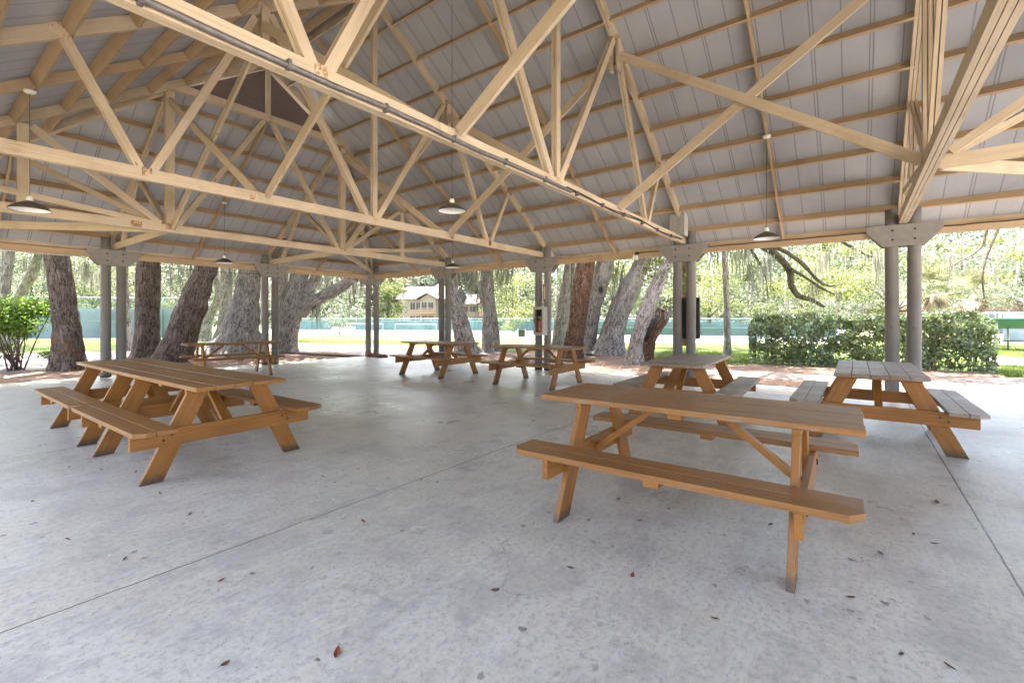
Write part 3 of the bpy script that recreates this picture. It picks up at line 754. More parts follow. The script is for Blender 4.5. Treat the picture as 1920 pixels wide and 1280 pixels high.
m = MB(); m.tube([((k / 12 - .5) * (S - 1.1), 0, .012 * math.sin(k * .5)) for k in range(13)], .014, 8); m.build('pipe', M['box_light'], ow, smooth=True)
# extinguisher cabinet
ex = tag(empty('extinguisher_cabinet', (A0 - .13, b2 - .06, .93)), 'grey wall cabinet with a red fire extinguisher behind its window', 'extinguisher cabinet')
m = MB(); w, h, t = .165, .74, .035
for (y0, y1, z0, z1) in ((-w, -w + .06, 0, h), (w - .06, w, 0, h), (-w + .06, w - .06, 0, .07), (-w + .06, w - .06, h - .07, h)):
    m.box((-.20, y0, z0), (-.165, y1, z1), 2)
m.build('door_frame', M['box_light'], ex, bevel=.004)
m = MB()
for (lo, hi) in (((-.163, -w, 0), (-.02, -w + .012, h)), ((-.163, w - .012, 0), (-.02, w, h)), ((-.163, -w + .012, 0), (-.02, w - .012, .012)), ((-.163, -w + .012, h - .012), (-.02, w - .012, h)), ):
    m.box(lo, hi, 2)
m.build('case', M['box_grey'], ex)
m = MB(); m.box((-.032, -w + .012, .012), (-.02, w - .012, h - .012), 2); m.build('case_back', M['dark'], ex)
m = MB(); m.box((-.212, w - .05, h * .45), (-.2005, w - .03, h * .6), 2); m.build('door_handle', M['bolt'], ex)
gm, gnt, gb = new_mat('window_glass'); gt_ = N(gnt, 'ShaderNodeBsdfTransparent'); gg_ = N(gnt, 'ShaderNodeBsdfGlossy'); gg_.inputs['Roughness'].default_value = .05; gx_ = N(gnt, 'ShaderNodeMixShader'); gx_.inputs[0].default_value = .012; lk(gnt, gt_.outputs[0], gx_.inputs[1]); lk(gnt, gg_.outputs[0], gx_.inputs[2]); lk(gnt, gx_.outputs[0], gnt.nodes['Material Output'].inputs['Surface'])
m = MB(); m.box((-.184, -w + .058, .068), (-.180, w - .058, h - .068), 2); m.build('glass_pane', gm, ex)
e2 = tag(empty('fire_extinguisher', (A0 - .13 - .10, b2 - .06, .945)), 'red fire extinguisher standing inside the grey cabinet', 'fire extinguisher')
m = MB(); m.lathe([(0, 0), (.058, .002), (.06, .02), (.06, .30), (.05, .345), (.024, .37), (.02, .40), (0, .40)], n=20); m.build('cylinder_body', M['red'], e2, smooth=True)
m = MB(); m.tube([(0, 0, .40), (0, 0, .44)], .018, 10); m.beam((0, -.05, .46), (0, .07, .47), .02, .015); m.beam((0, -.02, .43), (0, .07, .44), .02, .012); m.build('valve', M['galv'], e2)
m = MB(); m.tube([(0, -.03, .42), (-.01, -.075, .38), (-.01, -.078, .25), (-.01, -.075, .16)], .010, 8); m.build('hose', M['black'], e2, smooth=True)
tm_ = tag(empty('wall_thermometer', (A0 - .112, b2 - .13, 1.83)), 'narrow pinkish thermometer board on the pole above the extinguisher cabinet', 'thermometer')
m = MB(); m.box((-.03, -.05, 0), (-.005, .05, .44), 2); m.build('board', simple('faded_pink_board', (.33, .20, .18), .6), tm_, bevel=.006)
m = MB(); m.tube([(-.034, 0, .05), (-.034, 0, .40)], .008, 8); m.build('glass_tube', M['white_plastic'], tm_)
m = MB(); m.tube([(-.04, 0, .025), (-.028, 0, .025)], .026, 12); m.tube([(-.04, -.045, .40), (-.04, .045, .40)], .008, 6); m.build('bulb_ring', M['red'], tm_)
nb = tag(empty('notice_board', (A0 + .16, b1 - .03, .94)), 'dark framed notice board mounted behind the pole pair with the electrical box', 'notice board')
m = MB(); m.box((.0, -.22, .0), (.05, .22, .86), 2); m.build('board_face', M['screen'], nb)
m = MB()
for lo, hi in (((-.02, -.25, -.02), (.07, -.221, .88)), ((-.02, .221, -.02), (.07, .25, .88)), ((-.02, -.22, .861), (.07, .22, .885)), ((-.02, -.22, -.025), (.07, .22, -.001))): m.box(lo, hi, 2)
m.build('frame', M['black'], nb)

# ------------------------------------------------------------------ fallen leaves
def dry_leaf(mat):
    m = MB(); L = .05; pts = []
    sec = [(-.5, .0), (-.3, .30), (0, .42), (.28, .30), (.5, .02)]
    top = [(x * L, w * L * .55, .003 + .005 * (x * 2) ** 2 + .006 * w) for x, w in sec]; mid = [(x * L, 0, .0015 + .004 * (x * 2) ** 2) for x, w in sec]; bot = [(x * L, -w * L * .55, .003 + .006 * (x * 2) ** 2 + .003 * w) for x, w in sec]
    for k in range(4):
        m.quad([mid[k], mid[k + 1], top[k + 1], top[k]]); m.quad([bot[k], bot[k + 1], mid[k + 1], mid[k]])
    m.tube([(-.5 * L, 0, .006), (-.75 * L, .003, .007)], .0012, 5)
    o = m.build('fallen_leaf', mat, fixn=False); md = o.modifiers.new('thick', 'SOLIDIFY'); md.thickness = .001; return o
lf = [dry_leaf(M['dry_leaf']), dry_leaf(M['dry_leaf_red'])]
lpx = [(928, 1107, 0, 1.4), (820, 904, 0, 1), (728, 897, 0, 1), (234, 1048, 0, 1), (356, 964, 0, 1.1), (127, 1011, 0, 1), (681, 977, 0, 1.2), (754, 996, 0, .8), (415, 1088, 1, 1), (422, 1245, 0, 1.1), (1070, 1065, 0, 1.2), (1186, 1079, 1, 1.3), (1254, 954, 0, 1.1), (1160, 935, 0, 1), (1445, 984, 0, 1.6), (1756, 942, 0, 2), (1713, 1002, 0, 1.2), (1752, 1019, 0, 1), (1597, 1050, 0, 1.1), (1651, 1037, 0, 1.2), (1596, 1120, 0, 1.1), (632, 1225, 1, 1.7), (1200, 976, 0, .9), (1104, 975, 0, .8), (605, 893, 0, .9), (1318, 866, 0, 1), (1270, 860, 0, .9), (300, 925, 0, 1), (190, 880, 0, 1), (255, 885, 0, 1), (1690, 1227, 0, 1), (1780, 1250, 0, 1.2), (1340, 1160, 0, 1), (60, 940, 0, 1)]
special = {21: 'largest reddish leaf lying on the concrete at the front', 8: 'reddish leaf on the concrete left of the floor joint', 11: 'reddish leaf lying in front of the nearest table', 15: 'large curled brown leaf beside the joint at the right'}
for i, (x, y, k, sc) in enumerate(lpx):
    o = lf[k].copy(); COL.objects.link(o); g = G(x, y); o.location = (g.x, g.y, .002); o.rotation_euler = (random.uniform(-.2, .2), random.uniform(-.2, .2), random.uniform(0, 6.3)); o.scale = (sc * .68,) * 3
    if i in special: tag(o, special[i], 'fallen leaf', 'fallen leaves on the slab')
    else: tag(o, 'small dry brown leaf fallen on the concrete floor', 'fallen leaf', 'fallen leaves on the slab')
for o in lf: bpy.data.objects.remove(o)

# ------------------------------------------------------------------ ground
def sheet_poly(name, pts, z, mat, kind='structure'):
    m = MB(); m.v = [(p[0], p[1], z) for p in pts]; m.f = [tuple(range(len(pts)))]; m.uv = [(p[0], p[1]) for p in pts]
    me = bpy.data.meshes.new(name); me.from_pydata(m.v, [], m.f)
    bm = bmesh.new(); bm.from_mesh(me); bmesh.ops.triangulate(bm, faces=bm.faces, ngon_method='EAR_CLIP')
    for f in bm.faces:
        if f.normal.z < 0: f.normal_flip()
    bm.to_mesh(me); bm.free(); me.materials.append(mat)
    o = bpy.data.objects.new(name, me); COL.objects.link(o); tag(o, kind=kind); return o
g2 = lambda l: [tuple(G(x, y)[:2]) for x, y in l]
D2 = lambda px, d: tuple(P(px, 600, d)[:2])
sheet_poly('ground', [(-400, -400), (500, -400), (500, 500), (-400, 500)], -.075, M['ground'])
sheet_poly('lawn', [D2(-500, 36), D2(140, 40), D2(520, 43), D2(900, 37), D2(1420, 31.5), D2(1700, 28), D2(2300, 24), (12, -14), (8, -8), (8, 10), (0, 14), (-14, 18)], -.069, M['lawn'])
sheet_poly('hard_court', [D2(480, 42.5), D2(900, 36), D2(1420, 31), D2(1560, 30), D2(1600, 60), D2(500, 85)], -.066, M['court'])
path_left = g2([(-400, 735), (690, 690), (1000, 676), (1012, 663), (900, 654), (740, 644), (560, 641), (430, 647), (330, 651), (140, 657), (-400, 668)])
sheet_poly('path', path_left, -.061, M['path'])
mul_l = g2([(-400, 708), (-100, 699), (60, 691), (150, 684), (205, 674), (250, 662), (330, 660), (420, 654), (530, 650), (610, 656), (690, 665), (735, 671)]) + [(SA + .3, SB), (SA - 2, SB - .3), (AL - 4, SB - .3), (AL - 9, SB - .3)]
mul_r = [(SA - .2, -9), (SA - .2, SB - 2), (SA + .2, SB)] + g2([(790, 672), (850, 665), (1000, 656), (1090, 656), (1180, 663), (1240, 672), (1330, 673), (1405, 679), (1600, 687), (1868, 694), (1890, 704), (2060, 716)]) + [(15, -9)]
sheet_poly('mulch_bed', mul_l, -.055, M['mulch']); sheet_poly('mulch_bed', mul_r, -.055, M['mulch'])
sheet_poly('gravel_strip', [(SA, -8), (SA + .36, -8), (SA + .36, SB + .36), (-6, SB + .36), (-6, SB), (SA, SB)], -.046, M['gravel'])
path_r = g2([(1310, 689), (1460, 694), (1570, 701), (1750, 704), (2100, 704), (2100, 800), (1900, 766), (1790, 735), (1690, 719), (1570, 711), (1440, 706), (1320, 697)])
sheet_poly('path', path_r, -.050, M['path'])
sheet_poly('path', g2([(1855, 664), (1930, 670), (2200, 684), (2200, 705), (1960, 691), (1855, 677)]), -.061, M['path'])
sheet_poly('path', g2([(980, 636.5), (1420, 637), (1620, 639.5), (1620, 645), (1420, 642), (980, 640)]), -.060, M['path'])

def in_poly(pts, poly):
    x, y = pts[:, 0], pts[:, 1]; ins = np.zeros(len(pts), bool); n = len(poly)
    for i in range(n):
        x0, y0 = poly[i]; x1, y1 = poly[(i + 1) % n]
        if y0 == y1: continue
        c = ((y0 > y) != (y1 > y)) & (x < (x1 - x0) * (y - y0) / (y1 - y0) + x0); ins ^= c
    return ins
def scatter(poly, n, box=None):
    poly = np.array(poly); lo, hi = (poly.min(0), poly.max(0)) if box is None else (np.array(box[0]), np.array(box[1]))
    p = RNG.uniform(lo, hi, (n * 4, 2)); p = p[in_poly(p, [tuple(q) for q in poly])]; return p[:n]
# pale ground added unseen behind the camera to bounce light into the pavilion
sheet_poly('bounce_ground', [(-60, -60), (60, -60), (60, -8.6), (9, -8.6), (9, BE - .36), (-60, BE - .36)], -.058, M['bounce_pave'])
# pine straw on the beds
for poly, box, n in ((mul_l, ((-4, 14.2), (13, 24)), 9000), (mul_r, ((10.9, -6), (20, 16)), 12000)):
    q = scatter(poly, n, box); k = len(q); c = np.column_stack([q, -.048 + RNG.uniform(0, .03, k)])
    an = RNG.uniform(0, 6.283, k); L = RNG.uniform(.06, .20, k)[:, None] * .5; d = np.column_stack([np.cos(an), np.sin(an), RNG.normal(0, .12, k)]); s = np.column_stack([-np.sin(an), np.cos(an), RNG.normal(0, .3, k)]) * .006
    o = quads_object('pine_straw', np.stack([c - d * L, c - d * L + s, c + d * L + s, c + d * L], 1), M['needle']); tag(o, 'loose brown pine straw scattered over the planting bed', 'pine straw', kind='stuff')
# grass blades where the lawn comes near
gp = [g2([(1215, 679), (1400, 683), (1420, 660), (1250, 655)]), g2([(1868, 700), (1990, 706), (1990, 686), (1868, 682)]), g2([(1858, 662), (2000, 672), (2000, 655), (1858, 650)]), g2([(560, 646), (760, 647), (900, 650), (900, 640), (560, 634)])]
q = np.concatenate([scatter(p, n_) for p, n_ in zip(gp, (7000, 5000, 4000, 7000))]); k = len(q)
c = np.column_stack([q, np.full(k, -.069)]); an = RNG.uniform(0, 6.283, k); s = np.column_stack([np.cos(an), np.sin(an), np.zeros(k)]) * .008; h = np.column_stack([RNG.normal(0, .03, k), RNG.normal(0, .03, k), RNG.uniform(.05, .11, k)])
tag(quads_object('grass', np.stack([c - s, c + s, c + h + s * .2, c + h - s * .2], 1), leaf('grass_blade', (.05, .095, .015), (.085, .14, .025), (.16, .20, .05), .4)), 'short bright green lawn grass', 'grass', kind='stuff')

# ------------------------------------------------------------------ trees
def catmull(pts, n):
    pts = [np.array(p, float) for p in pts]; q = [2 * pts[0] - pts[1]] + pts + [2 * pts[-1] - pts[-2]]; out = []
    for i in range(len(pts) - 1):
        for k in range(n):
            t = k / n; a, b, c, d = q[i:i + 4]
            out.append(.5 * ((2 * b) + (c - a) * t + (2 * a - 5 * b + 4 * c - d) * t * t + (3 * b - a - 3 * c + d) * t ** 3))
    out.append(pts[-1]); return out
def bole(name, pr, mat, parent=None, n=40, lump=.095, flare=.36, step=7, cap=True, seed=0.0):
    """a trunk or limb through pr = [(x, y, z, radius), ...] with an uneven, fluted surface"""
    sp = catmull(pr, step); V = []; F = []; UV = []; vs = 0; prev = None; sd = None
    for k, p in enumerate(sp):
        c = Vector(p[:3]); r = max(p[3], .004)
        t = Vector(sp[min(k + 1, len(sp) - 1)][:3]) - Vector(sp[max(k - 1, 0)][:3]); t.normalize()
        if sd is None: sd = t.cross(Vector((.3, .9, .1))).normalized()
        sd = (sd - t * sd.dot(t)).normalized(); u2 = t.cross(sd)
        if prev is not None: vs += (c - prev).length
        prev = c; fl = 1 + flare * math.exp(-vs / .28)
        for j in range(n):
            an = 2 * math.pi * j / n; dr = sd * math.cos(an) + u2 * math.sin(an)
            q = c + dr * r
            nz = mnoise.noise(q * (1.1 / max(r, .12) * .35) + Vector((seed, 0, 0))) * lump * 1.6 + mnoise.noise(Vector((math.cos(an) * 2.2 + seed, math.sin(an) * 2.2, vs * .5))) * lump + mnoise.noise(q * 9) * lump * .28
            fl2 = 1 + (fl - 1) * (1 + .8 * math.sin(an * 5 + seed * 3))
            V.append(tuple(c + dr * r * fl2 * (1 + nz)))
        UV.append(vs)
    rad = float(np.mean([p[3] for p in sp])); L = len(sp); uv = []
    for k in range(L - 1):
        for j in range(n):
            j2 = (j + 1) % n; F.append((k * n + j, k * n + j2, (k + 1) * n + j2, (k + 1) * n + j))
            v0, v1 = j / n * 6.283 * rad, (j + 1) / n * 6.283 * rad
            uv += [(UV[k], v0), (UV[k], v1), (UV[k + 1], v1), (UV[k + 1], v0)]
    if cap: F.append(tuple((L - 1) * n + j for j in range(n))); uv += [(0, 0)] * n
    m = MB(); m.v = V; m.f = F; m.uv = uv
    return m.build(name, mat, parent, smooth=True)
def px_pts(prof, d, zb=-.12, extra=None):
    """profile [(px_left, px_right, py)] bottom to top at depth d -> (x, y, z, r); first point sunk into the ground"""
    out = []
    for i, (l, r, y) in enumerate(prof):
        c = P((l + r) / 2, y, d); out.append([c.x, c.y, c.z, (r - l) / 2 * d / FPX * cosphi((l + r) / 2)])
    out[0][2] = zb
    return out
def blobs_leaves(blobs, size, mat, parent, name='crown', aspect=.5, shell=.55):
    c = []; nn = []
    for (x, y, z, rx, rz, n) in blobs:
        d = RNG.normal(size=(n, 3)); d /= np.linalg.norm(d, axis=1)[:, None]; rr = RNG.uniform(shell, 1.05, n) ** .8
        rr *= 1 + .25 * np.sin(d[:, 0] * 5 + x) * np.sin(d[:, 1] * 4 + y)
        c.append(np.array([x, y, z]) + d * rr[:, None] * np.array([rx, rx, rz])); nn.append(d * 1.1 + np.array([0, 0, .7]))
    c = np.concatenate(c); s = RNG.uniform(.7, 1.3, len(c)) * size
    return quads_object(name, leaf_quads(c, s, np.concatenate(nn), aspect=aspect), mat, parent)
def moss_on(pts, parent, n, length=(.4, 1.3), spread=.6, name='hanging_moss', w=(.02, .06)):
    pts = np.array(pts); p = pts[RNG.integers(0, len(pts), n)] + RNG.normal(size=(n, 3)) * np.array([spread, spread, spread * .5])
    # strands gather in clumps
    k = max(3, n // 14); cl = p[RNG.integers(0, n, k)]; p = cl[RNG.integers(0, k, n)] + RNG.normal(size=(n, 3)) * np.array([.11, .11, .16])
    return quads_object(name, strand_quads(p, RNG.uniform(*length, n), RNG.uniform(*w, n)), M['moss'], parent)

CROWNS = []
def near_crown(root, top, seed, leafmat='leaf_oak', nb=20, spread=5.2, zlo=5.8, zhi=9.8, moss=90, size=.22, per=300):
    rg = random.Random(seed); bl = []; lm = MB()
    for k in range(nb):
        an = rg.uniform(0, 6.283); rr = spread * math.sqrt(rg.uniform(.05, 1)); z = rg.uniform(zlo, zhi) - .10 * rr
        x, y = top[0] + rr * math.cos(an), top[1] + rr * math.sin(an)
        bl.append((x, y, z, rg.uniform(.7, 1.3), rg.uniform(.45, .85), int(per * rg.uniform(.7, 1.3))))
        mid = ((top[0] + x) / 2 + rg.uniform(-.4, .4), (top[1] + y) / 2 + rg.uniform(-.4, .4), (top[2] + z) / 2 + rg.uniform(.1, .6))
        lm.tube([tuple(p[:3]) for p in catmull([(top[0], top[1], top[2] - .2), mid, (x, y, z)], 5)], [top[3] * .45 * (1 - i / 11) + .015 for i in range(11)], 8)
    lm.build('branch', M['bark_branch'], root, smooth=True)
    blobs_leaves(bl, size, M[leafmat], root)
    if moss: moss_on([(b[0], b[1], b[2] - .4) for b in bl], root, moss)
def oak(label, prof, d, mat, seed, crown=True, lean_top=None, zt=6.2, group='oak trees around the pavilion', moss=90, **k):
    pr = px_pts(prof, d); root = tag(empty('oak_tree'), label, 'tree', group)
    a, b = np.array(pr[-2]), np.array(pr[-1]); dirv = (b - a)[:3]; dirv /= np.linalg.norm(dirv)
    q = b.copy()
    while q[2] < zt:
        dirv = dirv * .8 + np.array([0, 0, .28]); dirv /= np.linalg.norm(dirv); q = q.copy(); q[:3] += dirv * .9; q[3] *= .93; pr.append(list(q))
    bole('trunk', pr, M[mat], root, seed=seed * 1.7)
    if crown: near_crown(root, pr[-1], seed, moss=moss, **k)
    return root, pr
def gd(px, py): return CAMH * FPX / (py - YH)
oak('dark thick oak trunk at the left, beside the leggy bush', [(95, 161, 690), (97, 156, 640), (96, 152, 605), (94, 144, 560), (87, 136, 505), (80, 130, 470)], gd(128, 690), 'bark_dark', 1)
oak('upright dark oak trunk between the left pole pair and the leaning oak', [(247, 301, 666), (252, 301, 620), (255, 301, 560), (256, 301, 495)], gd(275, 667), 'bark_dark', 2, spread=7.5, nb=34)
oak('dark oak trunk leaning right, behind the far left picnic table', [(292, 354, 674), (310, 376, 625), (335, 392, 565), (355, 402, 525), (370, 411, 490)], gd(325, 675), 'bark_dark', 3)
oak('huge pale grey oak trunk flaring wide behind the farthest picnic table', [(397, 495, 660), (410, 492, 632), (422, 489, 600), (436, 488, 555), (448, 488, 500)], gd(450, 660), 'bark_grey', 4, spread=7.5, nb=34)
oak('slim grey oak trunk seen just left of the huge pale one', [(396, 420, 648), (406, 428, 610), (412, 437, 560), (414, 438, 500)], 27, 'bark_grey', 5, moss=40)
r_, pr_ = oak('forked oak whose long limb reaches right under the eave', [(519, 556, 656), (522, 560, 625), (526, 568, 595), (530, 575, 570), (536, 574, 545), (548, 580, 510), (556, 590, 480)], 19.9, 'bark_grey', 6, spread=7.5, nb=34)
d_ = 19.7
bole('limb', px_pts([(552, 574, 590), (563, 592, 571), (590, 612, 558), (622, 644, 542), (648, 668, 524), (680, 696, 498), (720, 732, 470)], d_, P(563, 590, d_).z), M['bark_grey'], r_, n=26, flare=0, seed=4)
bole('limb', px_pts([(522, 542, 610), (521, 541, 560), (521, 541, 500), (520, 538, 460)], d_ + .3, P(531, 610, d_ + .3).z), M['bark_pale'], r_, n=26, flare=0, seed=9)
bole('limb', px_pts([(556, 576, 575), (572, 592, 540), (588, 606, 510), (606, 620, 480)], d_ + .2, P(566, 575, d_).z), M['bark_grey'], r_, n=26, flare=0, seed=2)
moss_on([tuple(P(x, y, d_)) for x, y in ((600, 560), (630, 545), (655, 525), (680, 500))], r_, 70, (.3, 1.2), .3)
oak('pale slim trunk directly behind the left pole pair', [(226, 250, 668), (228, 247, 620), (228, 243, 560), (226, 240, 490)], 20.5, 'bark_grey', 7, moss=30)
oak('far left leaning trunk cut by the picture edge', [(-38, 8, 655), (-22, 16, 600), (-6, 20, 545), (3, 28, 480)], 22, 'bark_grey', 8, moss=60)
oak('far trunk bending right above the leggy bush', [(5, 38, 640), (18, 42, 585), (30, 54, 545), (50, 74, 510), (66, 84, 472)], 26, 'bark_grey', 9, moss=60)
oak('small distant trunk slanting between the leaning oak and the huge pale oak', [(366, 396, 637), (376, 400, 605), (390, 408, 580), (402, 418, 555), (398, 412, 520)], 29.5, 'bark_grey', 10, moss=50)
oak('mottled grey oak leaning left behind the middle picnic tables', [(856, 898, 662), (850, 884, 620), (845, 872, 582), (842, 858, 540), (838, 852, 490)], 18.4, 'bark_grey', 11, spread=7.5, nb=34)
oak('straight oak with a bulging top, beside the extinguisher poles', [(904, 924, 662), (904, 923, 610), (906, 925, 580), (898, 924, 555), (901, 924, 520), (903, 922, 480)], 19.5, 'bark_grey', 12)
oak('short grey trunk tucked right behind the bulging oak', [(922, 938, 662), (922, 936, 620), (920, 930, 580), (917, 926, 540)], 20.6, 'bark_grey', 13, moss=30)
oak('sunlit cream coloured trunk just right of the extinguisher cabinet', [(1036, 1058, 650), (1037, 1062, 620), (1040, 1067, 592), (1047, 1069, 550), (1056, 1070, 512), (1060, 1074, 480)], 22.3, 'bark_pale', 14)
oak('tall grey trunk behind the red brown oak', [(1060, 1082, 652), (1063, 1080, 600), (1064, 1079, 540), (1064, 1080, 480)], 23.5, 'bark_grey', 15, moss=40)
oak('red brown oak trunk with deep furrowed bark', [(1056, 1091, 671), (1061, 1094, 635), (1069, 1103, 583), (1075, 1110, 531), (1079, 1116, 490)], 16.6, 'bark_red', 16)
rk, pk = oak('grey oak with a round knot hole facing the pavilion', [(1088, 1116, 662), (1093, 1119, 625), (1100, 1126, 585), (1108, 1136, 545), (1119, 1152, 495)], 18.3, 'bark_grey', 17)
kc = P(1126, 543, 18.3); vd = (Vector((0, 0, CAMH)) - kc).normalized(); kc = kc + vd * .30
sd_ = vd.cross(Vector((0, 0, 1))).normalized(); up_ = sd_.cross(vd)
m = MB(); m.tube([kc - vd * .02 + sd_ * (.16 * math.cos(a)) + up_ * (.26 * math.sin(a)) for a in np.linspace(0, 2 * math.pi, 25)], .085, 10, False); m.build('knot_ring', M['bark_pale'], rk, smooth=True)
m = MB(); m.tube([kc - vd * .12, kc - vd * .01], [.16, .12], 16); o_ = m.build('knot_hole_shade', M['dark'], rk)  # solid dark plug; its colour stands in for the shaded hole
oak('thick grey oak leaning right beside the knot hole oak', [(1112, 1168, 663), (1126, 1170, 625), (1140, 1182, 585), (1157, 1196, 548), (1177, 1210, 514), (1192, 1224, 488)], 17.9, 'bark_grey', 18)
oak('thinner leaning trunk rising behind the broken stump', [(1172, 1203, 681), (1182, 1206, 635), (1197, 1226, 585), (1215, 1240, 543), (1234, 1256, 507), (1250, 1270, 478)], 14.5, 'bark_grey', 19, moss=60, spread=6.8, nb=36)
bl_ = [(*P(1228, 505, 14.5)[:2], P(1228, 505, 14.5).z, .55, .35, 160), (*P(1290, 525, 15.5)[:2], P(1290, 525, 15.5).z, .4, .4, 110), (*P(1252, 560, 16.5)[:2], P(1252, 570, 16.5).z, .35, .3, 70)]
ob = [o for o in COL.objects if o.get('label', '').startswith('thinner leaning')][0]
for q_ in bl_: blobs_leaves([q_], .13, M['leaf_lime'], ob, 'sprig')
st = tag(empty('tree_stump'), 'broken hollow stump leaning right, torn open at the top', 'stump')
ps_ = px_pts([(1198, 1222, 673), (1207, 1230, 637), (1216, 1246, 607), (1232, 1260, 585)], 15.4)
bole('trunk', ps_, M['bark_red'], st, seed=5, cap=True)
m = MB()
for k in range(9):
    q = P(1226 + k * 4, 590 - k * 1.2 + random.uniform(-2, 2), 15.2); m.tube([q + Vector((0, 0, -.25)), q + Vector((random.uniform(-.03, .05), random.uniform(-.05, .03), random.uniform(.05, .20)))], [.05, .008], 6)
m.build('torn_splinter', M['bark_grey'], st)
m = MB(); 
hp = [P(1210, 640, 15.15), P(1216, 620, 15.1), P(1224, 604, 15.05), P(1234, 592, 15.02)]
m.tube(hp, [.05, .10, .12, .08], 10); m.build('hollow', M['dark'], st, smooth=True)  # solid dark strip on the bark, painting the shade of an open hollow
oak('slim straight trunk standing alone left of the hedge', [(1357, 1372, 666), (1357, 1370, 610), (1356, 1367, 540), (1353, 1364, 470)], 17.2, 'bark_pale', 20, moss=60, spread=6.8, nb=18)
for lab_, spots_, dd_, nn_ in (('mottled grey oak', ((868, 500), (885, 520), (895, 545), (905, 500), (880, 490)), 18.6, 260), ('straight oak with', ((935, 505), (950, 520), (890, 505)), 19.8, 140), ('forked oak', ((580, 525), (610, 535), (640, 520), (660, 530), (690, 515), (700, 495)), 20.6, 300), ('slim straight', ((1372, 480), (1385, 500), (1345, 490)), 17.6, 110), ('thick grey oak leaning', ((1150, 500), (1160, 515), (1225, 500)), 18.8, 110), ('dark oak trunk leaning', ((425, 505), (440, 520), (320, 510)), 19, 120), ('far trunk bending', ((95, 500), (140, 500), (165, 515), (30, 500)), 24, 180)):
    ow_ = [o for o in COL.objects if o.get('label', '').startswith(lab_)][0]
    moss_on([tuple(P(x, y - 12, dd_ + random.uniform(-.5, .8))) for x, y in spots_], ow_, nn_, (.3, 1.3), .35)
# the drooping mossy branch belongs to a big oak whose trunk is hidden by the roof
rb = tag(empty('oak_tree'), 'low oak with drooping mossy branches above the hedge', 'tree', 'oak trees around the pavilion')
db = 23
def limb(ptsw, d, name='branch'):
    pr = []
    for x, y, w in ptsw:
        c = P(x, y, d); pr.append((c.x, c.y, c.z, w / 2 * d / FPX * cosphi(x)))
    return bole(name, pr, M['bark_branch'], rb, n=14, flare=0, lump=.1, seed=ptsw[0][0])
tb = P(1286, 380, 24.5); tq = P(1284, 600, 24.5); bole('trunk', [(tq.x, tq.y, -.1, .22), (tq.x, tq.y, 2.2, .19), (tq.x + .02, tq.y, 4.6, .18), (tb.x, tb.y, tb.z, .17)], M['bark_red'], rb, seed=3)
limb([(1290, 400, 18), (1345, 415, 22), (1395, 440, 24), (1432, 462, 17), (1462, 484, 15), (1480, 508, 14), (1484, 535, 13), (1497, 554, 12), (1522, 562, 10), (1545, 575, 6)], db)
limb([(1432, 455, 14), (1462, 466, 10), (1492, 484, 9), (1512, 502, 8), (1532, 524, 7), (1556, 536, 4), (1585, 530, 2)], db - .5)
limb([(1484, 505, 8), (1510, 520, 6), (1540, 540, 5), (1565, 552, 3)], db - .3)
limb([(1400, 455, 8), (1425, 495, 4), (1436, 525, 3), (1440, 560, 2)], db + .5)
limb([(1560, 440, 10), (1600, 465, 7), (1640, 482, 5), (1690, 478, 3)], db + 1)
limb([(1850, 430, 10), (1838, 465, 7), (1800, 490, 4), (1770, 505, 2)], db - 2)
limb([(1870, 430, 10), (1850, 480, 7), (1842, 520, 5), (1846, 560, 3)], db - 1)
mp_ = [tuple(P(x, y, db - .4)) for x, y in ((1500, 545), (1520, 560), (1535, 525), (1545, 535), (1560, 470), (1560, 500), (1470, 490), (1600, 460), (1430, 490), (1640, 480), (1790, 480), (1850, 470), (1845, 520), (1830, 460), (1900, 450))]
moss_on(mp_, rb, 360, (.3, 1.5), .35)
bl_ = []
for x, y in ((1420, 500), (1450, 470), (1520, 480), (1560, 520), (1590, 470), (1620, 500), (1640, 470), (1550, 460), (1500, 520), (1580, 550), (1440, 540), (1400, 520), (1380, 480), (1610, 540), (1800, 470), (1860, 450), (1900, 480), (1760, 460), (1880, 520)):
    q = P(x + random.uniform(-8, 8), y, db + random.uniform(-1, 2.5)); bl_.append((q.x, q.y, q.z, random.uniform(.45, .85), random.uniform(.25, .5), 150))
blobs_leaves(bl_, .15, M['leaf_lime'], rb, 'crown', shell=.1)
near_crown(rb, (tb.x, tb.y, tb.z + 1.5, .3), 77, zlo=6.2, spread=6.5, nb=18, moss=120)

# middle-distance trees and shrubs with low foliage: (label, px, depth, z centre, rx, rz, material, leaves)
def bushy(name, cat, label, px, d, zc, rx, rz, mat, n, size=.2, trunk=True, group=None, nb=9):
    c = P(px, 600, d); root = tag(empty(name, (c.x, c.y, -.08)), label, cat, group); rg = random.Random(px * 7 + int(d))
    bl = []
    for k in range(nb):
        an = rg.uniform(0, 6.283); q = math.sqrt(rg.uniform(0, 1)) * rx * .7; z = zc + rg.uniform(-.75, .75) * rz
        bl.append((q * math.cos(an), q * math.sin(an), z, rx * rg.uniform(.28, .5), rz * rg.uniform(.22, .42), 2 * n // nb))
    if trunk:
        m = MB()
        m.tube([(0, 0, 0), (.1, .05, zc * .4), (-.05, .1, zc)], [.06 + rx * .035, .05 + rx * .025, .03], 10)
        for b in bl[:6]: m.tube([(0, .05, zc * rg.uniform(.3, .6)), (b[0] * .5, b[1] * .5, (zc * .6 + b[2]) / 2 + .1), b[:3]], [.04 + rx * .012, .03, .012], 6)
        m.build('trunk', M['bark_branch'], root, smooth=True)
    blobs_leaves(bl, size * .68, M[mat], root, 'crown' if trunk else 'foliage', shell=.15)
    return root
